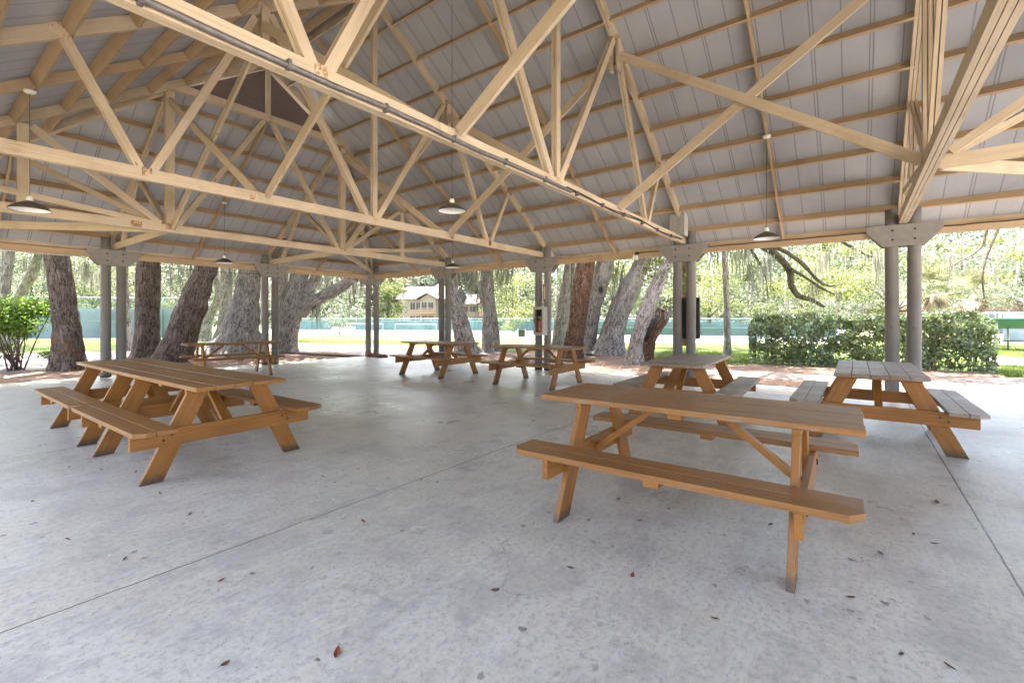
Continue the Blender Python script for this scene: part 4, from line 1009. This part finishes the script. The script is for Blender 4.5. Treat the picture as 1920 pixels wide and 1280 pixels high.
for (x, y, sd_k, lab_) in ((14.6, -7.4, 91, 'unseen oak added for shade to the right of the hedge'), (-4.5, 19.5, 92, 'unseen oak added for shade to the left of the bushes')):  # unseen trees, added so that their crowns shade the ground
    t_ = tag(empty('oak_tree'), lab_, 'tree', 'oak trees around the pavilion'); bole('trunk', [(x, y, -.1, .38), (x + .1, y + .1, 2, .33), (x, y + .2, 4.4, .30), (x - .1, y, 6.2, .27)], M['bark_grey'], t_, seed=sd_k); near_crown(t_, (x, y, 6.2, .27), sd_k, spread=6.5, nb=34)
t_ = tag(empty('oak_tree'), 'unseen oak added beyond the right picture edge to shade the path', 'tree', 'oak trees around the pavilion')  # added out of view; its crown only serves to shade the walkway
bole('trunk', [(13.5, -4.8, -.1, .36), (13.65, -4.2, 2, .31), (13.85, -3.1, 4.2, .28), (14, -1.8, 6.2, .25)], M['bark_grey'], t_, seed=93); near_crown(t_, (14, -1.8, 6.2, .25), 93, spread=5, nb=17)
G1 = 'bright trees beyond the lawn'; G2_ = 'shrubs along the courts'
bushy('young_tree', 'tree', 'bright green young tree in front of the cream house', 728, 60, 3.6, 2.6, 3.6, 'leaf_lime', 2600, .30, group=G1, nb=13)
bushy('young_tree', 'tree', 'lime green tree right of the bulging oak, above the fence', 962, 52, 4.0, 4.6, 3.2, 'leaf_lime', 3400, .28, group=G1, nb=14)
bushy('young_tree', 'tree', 'bright tree showing between the knot hole oak and the leaning oak', 1150, 46, 4.6, 3.4, 3.0, 'leaf_lime', 2200, .26, group=G1, nb=11)
bushy('young_tree', 'tree', 'bright tree filling the view between the two nearest right pole pairs', 1330, 40, 4.2, 4.2, 3.0, 'leaf_lime', 3200, .24, group=G1, nb=14)
bushy('young_tree', 'tree', 'wide light green tree behind the mossy branches', 1510, 36, 3.9, 4.4, 2.9, 'leaf_lime', 3600, .22, group=G1, nb=15)
bushy('young_tree', 'tree', 'olive green tree behind the nearest right pole pair', 1680, 33, 3.7, 3.6, 2.8, 'leaf_oak', 2600, .22, group=G1, nb=12)
bushy('young_tree', 'tree', 'grey green tree at the right edge, over the teal fence', 1925, 34, 4.2, 4.6, 3.0, 'leaf_far', 3200, .22, group=G1, nb=13)
bushy('young_tree', 'tree', 'dark small conifer shaped tree between the two dark left oaks', 318, 34, 1.3, .9, 1.5, 'leaf_oak', 900, .16, group=G1, nb=7)
bushy('young_tree', 'tree', 'leafy tree beyond the tall fence at the left', 60, 38, 4.4, 4.4, 3.0, 'leaf_far', 3000, .24, group=G1, nb=13)
bushy('young_tree', 'tree', 'leafy tree seen between the left pole pair and the dark trunk', 175, 40, 4.6, 3.6, 3.0, 'leaf_oak', 2400, .24, group=G1, nb=11)
bushy('shrub', 'shrub', 'round yellow green shrub low behind the fence, right of the bulging oak', 945, 43, 1.4, 2.4, 1.2, 'leaf_lime', 1300, .2, False, G2_)
bushy('shrub', 'shrub', 'dark green shrub behind the fence beside the slim trunk', 1420, 38, 1.7, 2.6, 1.5, 'leaf_oak', 1500, .2, False, G2_)
bushy('shrub', 'shrub', 'grey green shrub just above the hedge at its middle', 1560, 30, 1.7, 2.4, 1.2, 'leaf_far', 1400, .17, False, G2_)
bushy('shrub', 'shrub', 'yellow leafed shrub topping the hedge beside the pole pair', 1640, 22, 1.3, 1.5, .7, 'leaf_lime', 900, .12, False, G2_)
bushy('shrub', 'shrub', 'dark shrub between the forked oak and the far bench', 655, 48, 1.5, 3.0, 1.4, 'leaf_far', 1600, .22, False, G2_)
bushy('shrub', 'shrub', 'dark shrub under the palms behind the hedge', 1790, 27, 1.5, 1.6, 1.1, 'leaf_far', 1000, .15, False, G2_)

# far woodland beyond everything: one mass nobody could count
n_ = 270000; px = RNG.uniform(-900, 2900, n_); d = RNG.uniform(62, 108, n_); z = RNG.uniform(0, 19, n_)
X = (px - CX) / FPX * d; pos = np.column_stack([ST * X + CT * d, -CT * X + ST * d, z])
dens = np.array([mnoise.noise(Vector((p[0] * .16, p[1] * .16, p[2] * .30))) for p in pos]); keep = dens > -.17 - .12 * RNG.random(n_)
hx = (px > 690) & (px < 925) & (d < 101) & (z < 9); keep &= ~hx
pos = pos[keep]
def mass_normals(pos, f):
    g = np.array([[mnoise.noise(Vector((p[0] * f + 9, p[1] * f, p[2] * f * 1.6))), mnoise.noise(Vector((p[0] * f, p[1] * f + 17, p[2] * f * 1.6))), mnoise.noise(Vector((p[0] * f, p[1] * f, p[2] * f * 1.6 + 31)))] for p in pos])
    return g * 3.0 + np.array([-CT * .5, -ST * .5, .75])
tag(quads_object('far_woodland', leaf_quads(pos, RNG.uniform(.32, .70, len(pos)), mass_normals(pos, .22), aspect=.62), M['leaf_far']), 'pale green woodland closing the view behind the courts', 'woodland', kind='stuff')
n_ = 1500; px = RNG.uniform(-500, 2500, n_); d = RNG.uniform(45, 62, n_); X = (px - CX) / FPX * d
pos = np.column_stack([ST * X + CT * d, -CT * X + ST * d, RNG.uniform(4.5, 12, n_)]); keep = ~((px > 735) & (px < 925) & (pos[:, 2] < 8.5)); pos = pos[keep]
cl = pos[RNG.integers(0, len(pos), 130)]; pos = cl[RNG.integers(0, 130, 2600)] + RNG.normal(size=(2600, 3)) * np.array([.5, .5, .7])
tag(quads_object('woodland_moss', strand_quads(pos, RNG.uniform(.8, 2.6, len(pos)), RNG.uniform(.08, .2, len(pos))), M['moss']), 'grey moss curtains hanging in the far trees', 'moss', kind='stuff')
m = MB()
for k in range(60):
    p = P(random.uniform(-500, 2400), 600, random.uniform(56, 95)); r = random.uniform(.15, .4); l = random.uniform(-2.5, 2.5)
    if 730 < (CX + (p.x * ST - p.y * CT) / (p.x * CT + p.y * ST) * FPX) < 930: continue
    m.tube([(p.x, p.y, -.1), (p.x + l * .3, p.y, 4), (p.x + l, p.y + l * .4, 11)], [r, r * .8, r * .4], 8)
tag(m.build('woodland_trunks', M['bark_grey'], smooth=True), 'thin trunks standing in the far woodland', 'woodland', kind='stuff')

n_ = 9000; px = RNG.uniform(600, 1000, n_); d = RNG.uniform(116, 135, n_); X = (px - CX) / FPX * d
pos = np.column_stack([ST * X + CT * d, -CT * X + ST * d, RNG.uniform(2, 20, n_)]); dens = np.array([mnoise.noise(Vector((p[0] * .14, p[1] * .14, p[2] * .25))) for p in pos]); pos = pos[dens > -.15]
tag(quads_object('far_woodland', leaf_quads(pos, RNG.uniform(.9, 1.7, len(pos)), aspect=.62), M['leaf_far']), 'pale green woodland rising behind the cream house', 'woodland', kind='stuff')
n_ = 30000; px = RNG.uniform(-1000, 3000, n_); d = RNG.uniform(112, 145, n_); X = (px - CX) / FPX * d
pos = np.column_stack([ST * X + CT * d, -CT * X + ST * d, RNG.uniform(0, 24, n_) * (.8 + .2 * np.sin(px * .013) * np.sin(px * .0041 + 1))])
tag(quads_object('far_woodland', leaf_quads(pos, RNG.uniform(1.8, 3.4, n_), mass_normals(pos, .12), aspect=.7), M['leaf_deep']), 'darker wall of woodland farthest away', 'woodland', kind='stuff')
# hedge at the right
h0, h1 = Vector((15.97, 2.65, 0)), Vector((17.0, -3.0, 0)); hd = (h1 - h0); HL = hd.length; hd.normalize(); hn = Vector((-hd.y, hd.x, 0))
if hn.x < 0: hn = -hn
hg = tag(empty('hedge', h0), 'clipped dark green hedge with glossy leaves and bare stems at the foot', 'hedge')
n_ = 30000; u = RNG.uniform(0, 1, n_); wv = RNG.uniform(0, 1, n_); zz = RNG.uniform(0, 1, n_)
edge = RNG.random(n_); wv = np.where(edge < .55, RNG.beta(1, 5, n_), wv); zz = np.where((edge > .55) & (edge < .78), 1 - RNG.beta(1, 7, n_), zz)
ht = 1.46 + .05 * np.sin(u * 9) + .04 * np.sin(u * 23 + 1) + .03 * np.sin(u * 51)
endr = np.minimum(1, np.minimum(u, 1 - u) * HL / .45); shr = np.sqrt(1 - (1 - endr) ** 2) * .35 + .65
z = .0 + (ht - .0) * zz * shr; wd = (.05 + 1.15 * wv) + .10 * np.sin(u * 31 + zz * 7) - (zz - .5) ** 2 * -.25 + (1 - shr) * .6 * (wv < .5)
pos = np.outer(u * HL, np.array(hd)) + np.outer(wd, np.array(hn)); pos[:, 2] = z
dens = np.array([mnoise.noise(Vector((p[0] * 2.4, p[1] * 2.4, p[2] * 2.8))) for p in pos]); keep = (dens > -.07 + .10 * (z < .25)) | (RNG.random(n_) < .16); pos = pos[keep]
nr = np.tile(np.array(-hn) * .8 + np.array([0, 0, .7]), (len(pos), 1))
quads_object('foliage', leaf_quads(pos, RNG.uniform(.07, .135, len(pos)), nr, .52), M['leaf_hedge'], hg)
m = MB()
for k in range(34):
    q = hd * random.uniform(.15, HL - .15) + hn * random.uniform(.12, 1.0)
    for _ in range(2):
        e = q + Vector((random.uniform(-.2, .2), random.uniform(-.2, .2), random.uniform(.6, 1.25)))
        m.tube([q + Vector((0, 0, -.08)), (q + e) / 2 + Vector((random.uniform(-.05, .05), random.uniform(-.05, .05), 0)), e], [.014, .011, .006], 6)
m.build('stem', simple('tan_stems', (.24, .16, .09), .8, 0, .3), hg)
# leggy bush at the left
def leggy(label, px, py, rx, zt, n):
    c = G(px, py); root = tag(empty('leggy_bush', (c.x, c.y, 0)), label, 'bush', 'leggy bushes at the left')
    bl = []; m = MB()
    for k in range(15):
        an = random.uniform(0, 6.283); e = Vector((rx * .85 * math.cos(an) * random.uniform(.3, 1), rx * .85 * math.sin(an) * random.uniform(.3, 1), random.uniform(zt * .42, zt * .85)))
        bs = Vector((random.uniform(-.18, .18), random.uniform(-.18, .18), -.08))
        m.tube([bs, bs * .4 + e * .45 + Vector((random.uniform(-.08, .08), random.uniform(-.08, .08), .05)), e], [.022, .016, .006], 7)
        bl.append((e.x, e.y, e.z, rx * random.uniform(.3, .45), zt * random.uniform(.10, .19), n // 17))
    for k in range(2): bl.append((random.uniform(-.3, .3), random.uniform(-.3, .3), zt * .8, rx * .7, zt * .16, n // 9))
    for k in range(5):
        an = random.uniform(0, 6.283); bl.append((rx * .6 * math.cos(an), rx * .6 * math.sin(an), zt * random.uniform(.12, .3), rx * .25, zt * .07, n // 60))
    m.build('stem', simple('grey_violet_stems', (.16, .11, .10), .7, 0, .3), root, smooth=True)
    blobs_leaves(bl, .075, M['leaf_bush'], root, 'foliage', .5, .2)
leggy('leggy green bush on bare forked stems beside the dark left oak', 32, 690, .98, 2.05, 11000)
leggy('second leggy bush cut by the left picture edge', -75, 686, 1.05, 2.15, 11000)
sp = tag(empty('spot_light_box', G(104, 691)), 'small dark box lamp on a stake at the foot of the left oak', 'ground lamp')
m = MB(); m.prism([(-.13, -.10, .14), (.13, -.10, .14), (.15, -.10, .40), (-.16, -.10, .38)], (0, .2, 0)); m.build('lamp_body', M['black'], sp, bevel=.01)
m = MB(); m.tube([(.02, 0, -.1), (.03, 0, .15)], .03, 8); m.build('stake', M['bolt'], sp)

# palms
def palm(label, px, d, zc, r):
    c = P(px, 600, d); root = tag(empty('palm_tree', (c.x, c.y, -.08)), label, 'palm tree', 'palms behind the hedge')
    m = MB(); pts = [(.05 * math.sin(k * .7), .03 * math.cos(k), zc * k / 9) for k in range(10)]
    m.tube(pts, [.20 - .005 * k + .012 * (k % 2) for k in range(10)], 14); m.build('trunk', M['palm_trunk'], root, smooth=True)
    def fronds(n, elo, ehi, rr, mat, name):
        Q = []
        for k in range(n):
            an = random.uniform(0, 6.283); el = random.uniform(elo, ehi); dr = Vector((math.cos(an) * math.cos(el), math.sin(an) * math.cos(el), math.sin(el)))
            L = rr * random.uniform(.8, 1.1); hub = Vector((0, 0, zc)) + dr * L * .45; side = dr.cross(Vector((0, 0, 1))).normalized(); upv = side.cross(dr)
            st = side * .012
            Q.append([Vector((0, 0, zc)) - st, Vector((0, 0, zc)) + st, hub + st, hub - st])
            for j in range(26):
                f = (j / 25 - .5) * 2.6; q = (dr * math.cos(f) + side * math.sin(f) + upv * random.uniform(-.12, .2)).normalized(); tl = L * .55 * (1 - .25 * abs(f) / 1.3)
                w = q.cross(upv).normalized() * .022; e = hub + q * tl + Vector((0, 0, -.22 * tl * random.uniform(.4, 1.4)))
                mid = hub + q * tl * .5
                Q.append([hub, mid - w, e, mid + w])
        return quads_object(name, np.array([[tuple(p) for p in q] for q in Q]), M[mat], root)
    fronds(34, -.35, 1.35, r, 'frond', 'crown'); fronds(14, -1.4, -.75, r * .62, 'frond_dead', 'dead_skirt')
palm('fan palm with a brown skirt, right of the nearest pole pair', 1830, 25, 2.75, 1.75)
palm('fan palm partly hidden behind the nearest right pole pair', 1752, 24, 2.85, 1.75)
palm('slender fan palm in front of the cream house', 757, 70, 6.2, 1.7)

# ------------------------------------------------------------------ fences
def fence(label, p0, p1, h, step, screen=None, scr=(0, 1), rails=(1,), posth=None, mesh=True):
    p0 = Vector((*p0, 0)); p1 = Vector((*p1, 0)); root = tag(empty('court_fence', p0), label, 'fence'); d = p1 - p0; L = d.length; d.normalize(); n = Vector((-d.y, d.x, 0))
    k = 0.0
    while k <= L + .01:
        m = MB(); q = d * k; m.tube([q + Vector((0, 0, -.08)), q + Vector((0, 0, h + .03))], .028, 8); m.build('fence_post', M['teal'], root, smooth=True); k += step
    for r in rails:
        m = MB(); m.tube([Vector((0, 0, h * r)) + n * .03, d * L + Vector((0, 0, h * r)) + n * .03], .022, 8); m.build('rail', M['rail'], root, smooth=True)
    if mesh:
        m = MB(); m.quad([Vector((0, 0, .03)) - n * .035, d * L + Vector((0, 0, .03)) - n * .035, d * L + Vector((0, 0, h)) - n * .035, Vector((0, 0, h)) - n * .035], [(0, 0), (L, 0), (L, h), (0, h)]); m.build('chain_link_panel', M['chain'], root, fixn=False)
    if screen:
        for (a, b) in scr:
            m = MB(); nn = max(4, int((b - a) * L / .5)); z0, z1 = screen[1], screen[2]
            for i in range(nn):
                q0 = d * (L * (a + (b - a) * i / nn)) + n * (.06 + .02 * math.sin(i * 1.7)); q1 = d * (L * (a + (b - a) * (i + 1) / nn)) + n * (.06 + .02 * math.sin((i + 1) * 1.7))
                m.hexa([q0 + Vector((0, 0, z0)), q0 + n * .008 + Vector((0, 0, z0)), q0 + n * .008 + Vector((0, 0, z1)), q0 + Vector((0, 0, z1)), q1 + Vector((0, 0, z0)), q1 + n * .008 + Vector((0, 0, z0)), q1 + n * .008 + Vector((0, 0, z1)), q1 + Vector((0, 0, z1))])
            m.build('windscreen', M[screen[0]], root)
    return root
fence('low teal chain link fence along the near side of the courts', D2(545, 41.3), D2(1050, 33.2), 1.36, 1.75, None)
fence('low teal fence with a windscreen and pale middle rail, behind the leaning oaks', D2(1050, 33.0), D2(1570, 29.8), 1.36, 2.2, ('windscreen', .22, 1.05), ((0, 1),), (1, .55), mesh=True)
fence('teal windscreen fence at the back of the courts', D2(545, 58), D2(1500, 45), 1.12, 3.0, ('windscreen', .02, 1.08), ((0, .10), (.16, 1)), (1,), mesh=False)
fence('tall fence with a blue green windscreen behind the left pole pair', D2(-40, 29.6), D2(345, 32.0), 2.78, 2.6, ('windscreen_blue', .05, 2.06), ((0, 1),), (1, .42))
fence('taller teal fence at the right edge beyond the hedge', D2(1700, 27), D2(2150, 25.5), 1.70, 1.6, ('windscreen_blue', .05, 1.62), ((.42, 1),), (1,))
for lab, x0, x1, dd in (('white taped tennis net, left one beyond the corner poles', 650, 718, 46), ('white taped tennis net before the cream house', 741, 818, 44)):
    p0 = Vector((*D2(x0, dd), 0)); p1 = Vector((*D2(x1, dd - .6), 0)); t = tag(empty('tennis_net', p0), lab, 'tennis net', 'tennis nets')
    d = p1 - p0
    for q in (Vector((0, 0, 0)), d):
        m = MB(); m.tube([q + Vector((0, 0, -.07)), q + Vector((0, 0, .92))], .04, 8); m.build('net_post', M['galv'], t)
    m = MB(); m.beam(Vector((0, 0, .86)), d + Vector((0, 0, .86)), .02, .09); m.build('net_tape', M['tape'], t)
    m = MB(); L = d.length; m.quad([(0, 0, .02), d + Vector((0, 0, .02)), d + Vector((0, 0, .81)), (0, 0, .81)], [(0, 0), (L, 0), (L, .8), (0, .8)]); m.build('net_mesh', M['chain'], t, fixn=False)
# small bench and court sign on the lawn
pb = P(647, 600, 37); t = tag(empty('park_bench', (pb.x, pb.y, -.07), TH - R(90)), 'low backless bench on the lawn before the low fence', 'bench')
m = MB(); m.box((-.62, -.15, .36), (.62, .15, .40)); m.build('seat', simple('pale_seat', (.45, .46, .42), .6), t)
for x in (-.5, 0, .5):
    for s in (-1, 1):
        m = MB(); m.beam((x + .05 * s, 0, .36), (x + .14 * s, 0, 0), .06, .05, (0, 1, 0)); m.build('leg', M['metal_bench'], t)
pb = P(978, 600, 31.5); t = tag(empty('court_sign', (pb.x, pb.y, -.07), TH - R(90)), 'small dark sign board on pale legs by the fence', 'sign')
m = MB(); m.box((-.22, -.02, .18), (.22, .02, .66)); m.build('sign_face', M['screen'], t)
for s in (-1, 1):
    m = MB(); m.box((s * .25 - .025, -.03, -.02), (s * .25 + .025, .03, .72), 2); m.build('leg', M['white_plastic'], t)
# green shelter at the right edge
pb = P(1935, 600, 20.5); t = tag(empty('shade_shelter', (pb.x, pb.y, -.07), R(-20)), 'small bench shelter with a green awning at the right edge', 'shelter')
m = MB(); m.prism([(-1.2, -1.5, 1.42), (1.2, -1.5, 1.05), (1.2, -1.5, .98), (1.1, -1.5, .96), (-1.2, -1.5, 1.36)], (0, 3.0, 0)); m.build('awning', M['canopy_green'], t)
m = MB(); m.beam((-1.21, -1.52, 1.44), (-1.21, 1.52, 1.44), .05, .04); m.build('awning_edge', M['rail'], t)
for x, z in ((-1.05, 1.34), (1.0, 1.0)):
    for y in (-1.35, -.9, .9, 1.35):
        m = MB(); m.tube([(x, y, -.05), (x, y, z)], .045, 10); m.build('shelter_post', M['galv'], t, smooth=True)
m = MB(); m.box((-.5, -.8, .40), (.0, .8, .45)); m.build('bench_seat', M['metal_bench'], t)

# ------------------------------------------------------------------ buildings far off
def house(label, px0, px1, dd, depth, ze, zr, rot, wall, floors, group=None):
    p0 = Vector((*D2(px0, dd), -.08)); p1 = Vector((*D2(px1, dd + rot), -.08)); d = p1 - p0; L = d.length; an = math.atan2(d.y, d.x)
    root = tag(empty('apartment_house', p0, an), label, 'house', group)
    m = MB(); m.box((0, 0, 0), (L, depth, ze), 2); m.build('wall', M[wall], root)
    # local y runs away from the camera
    m = MB(); o = .7
    m.prism([(-o, -o, ze), (L + o, -o, ze), (L + o, -o, ze + .12), (L + o, depth / 2, zr), (-o, depth / 2, zr), (-o, -o, ze + .12)][:0] or [(-o, -o, ze + .003), (-o, depth / 2, zr), (-o, depth + o, ze + .003)], (L + 2 * o, 0, 0)); m.build('roof', M['roof_tile'], root)
    gw = L * .30; gx = L * .62
    m = MB(); m.prism([(gx - gw / 2, -1.2, 0), (gx + gw / 2, -1.2, 0), (gx + gw / 2, -1.2, ze), (gx, -1.2, ze + gw * .30), (gx - gw / 2, -1.2, ze)], (0, 1.19, 0)); m.build('gable_wing', M[wall], root)
    m = MB()
    for s in (-1, 1):
        m.beam((gx, -.1, ze + gw * .30 + .12), (gx + s * (gw / 2 + .5), -.1, ze - .06), 3.6, .14, (0, 1, 0))
    m.build('gable_roof', M['roof_tile'], root)
    fh = ze / floors
    for f in range(floors):
        for x in [L * q for q in (.08, .28, .40)] + [gx - gw * .22, gx + gw * .22] + [L * q for q in (.86, .95)]:
            y = -1.2 if abs(x - gx) < gw / 2 else 0; w = 1.0; z0 = f * fh + .6
            w_ = MB(); w_.box((x - w / 2 - .08, y - .06, z0 - .08), (x + w / 2 + .08, y - .004, z0 + fh * .5 + .08)); fr = w_.build('window', M['house_trim'], root)
            q = MB(); q.box((x - w / 2, y - .09, z0), (x - .04, y - .062, z0 + fh * .5)); q.box((x + .04, y - .09, z0), (x + w / 2, y - .062, z0 + fh * .5)); q.build('pane', M['pane'], fr)
        if f:
            m = MB(); m.box((gx - gw / 2 - .1, -2.2, f * fh - .25), (gx + gw / 2 + .1, -1.21, f * fh - .05)); m.box((gx - gw / 2 - .1, -2.2, f * fh + .75), (gx + gw / 2 + .1, -2.12, f * fh + .85))
            for i in range(14): m.box((gx - gw / 2 + gw * i / 13 - .03, -2.19, f * fh - .05), (gx - gw / 2 + gw * i / 13 + .03, -2.13, f * fh + .75), 2)
            m.build('balcony', M['house_trim'], root)
    m = MB(); m.box((-.02, -.05, fh - .3), (gx - gw / 2 - .15, -.002, fh - .02)); m.build('trim_band', M['house_trim'], root)
house('two storey cream house with a grey shingle roof beyond the courts', 748, 842, 95, 12, 5.4, 8.4, -2, 'house', 2)
house('second cream house wing, partly behind the mottled leaning oak', 868, 930, 100, 11, 4.6, 7.0, 1, 'house', 2)
house('low brown building behind the palms and hedge', 1690, 1960, 48, 8, 2.6, 3.6, -3, 'brown_wall', 1)

# small red car between the two dark oaks
pc = P(309, 600, 43); car = tag(empty('parked_car', (pc.x, pc.y, -.07), TH - R(20)), 'small red car parked far off between the two dark oaks', 'car')
m = MB(); prof = [(-2.0, .35), (2.0, .35), (2.05, .75), (1.1, .92), (-1.9, .95), (-2.05, .7)]
m.prism([(x, -.85, z) for x, z in prof], (0, 1.7, 0)); m.build('body', M['car_red'], car, bevel=.06)
m = MB(); m.prism([(x, -.74, z) for x, z in [(-1.75, .952), (.95, .93), (.35, 1.42), (-1.35, 1.45)]], (0, 1.48, 0)); m.build('cabin', M['pane'], car, bevel=.05)
m = MB(); m.prism([(x, -.70, z) for x, z in [(-1.3, 1.452), (.3, 1.43), (.25, 1.48), (-1.2, 1.50)]], (0, 1.40, 0)); m.build('roof', M['car_red'], car)
for x in (-1.25, 1.25):
    for y in (-.86, .66):
        m = MB(); m.tube([(x, y, .32), (x, y + .2, .32)], .32, 20); w = m.build('wheel', M['tyre'], car, smooth=False)
        m = MB(); m.tube([(x, y - .01 if y < 0 else y + .21, .32), (x, y + .0 if y < 0 else y + .201, .32)], .19, 14); m.build('rim', M['galv'], w)
# stones at the corner poles
for i, (x, y, s) in enumerate(((694, 669, .16), (703, 670, .13), (711, 671, .15), (722, 671, .11), (699, 667, .10))):
    g = G(x, y); m = MB(); m.lathe([(0, -.4), (.7, -.3), (1, .1), (.75, .5), (.3, .7), (0, .72)], n=12)
    m.v = [tuple(Vector(v) * s * (1 + .25 * mnoise.noise(Vector(v) * 1.5 + Vector((i * 7, 0, 0))))) for v in m.v]
    o = m.build('stone', M['stone'], smooth=True); o.location = (g.x + .1, g.y + .12, .03)
    tag(o, 'reddish stone lying at the foot of the corner pole pair', 'stone', 'stones by the corner poles')

# ------------------------------------------------------------------ light
SUN_EL, SUN_DIR = R(69), Vector((.42, .91, 0)).normalized()
sd = Vector((SUN_DIR.x * math.cos(SUN_EL), SUN_DIR.y * math.cos(SUN_EL), math.sin(SUN_EL)))
sl = bpy.data.lights.new('sun', 'SUN'); sl.energy = 3.8; sl.angle = R(.55); sl.color = (1, .955, .88)
so = bpy.data.objects.new('sun', sl); COL.objects.link(so); so.rotation_euler = sd.to_track_quat('Z', 'Y').to_euler(); so.location = (20, 20, 40)
w = bpy.data.worlds.new('World'); scene.world = w; w.use_nodes = True; nt = w.node_tree
sky = nt.nodes.new('ShaderNodeTexSky'); sky.sky_type = 'NISHITA'; sky.sun_disc = False; sky.sun_elevation = SUN_EL
sky.sun_rotation = math.atan2(SUN_DIR.x, SUN_DIR.y); sky.air_density = 1.0; sky.dust_density = 7.0; sky.ozone_density = .5
bg = nt.nodes['Background']; nt.links.new(sky.outputs[0], bg.inputs['Color']); bg.inputs['Strength'].default_value = .13
vs = scene.view_settings; vs.view_transform = 'Standard'; vs.look = 'None'; vs.gamma = 1; vs.use_curve_mapping = False; vs.exposure = 3.68
scene.display_settings.display_device = 'sRGB'
scene.render.engine = 'CYCLES'
cy = scene.cycles; cy.max_bounces = 10; cy.diffuse_bounces = 6; cy.transparent_max_bounces = 12; cy.glossy_bounces = 3; cy.transmission_bounces = 4
cy.use_denoising = True; cy.sample_clamp_indirect = 6; cy.use_adaptive_sampling = True; cy.adaptive_threshold = .015
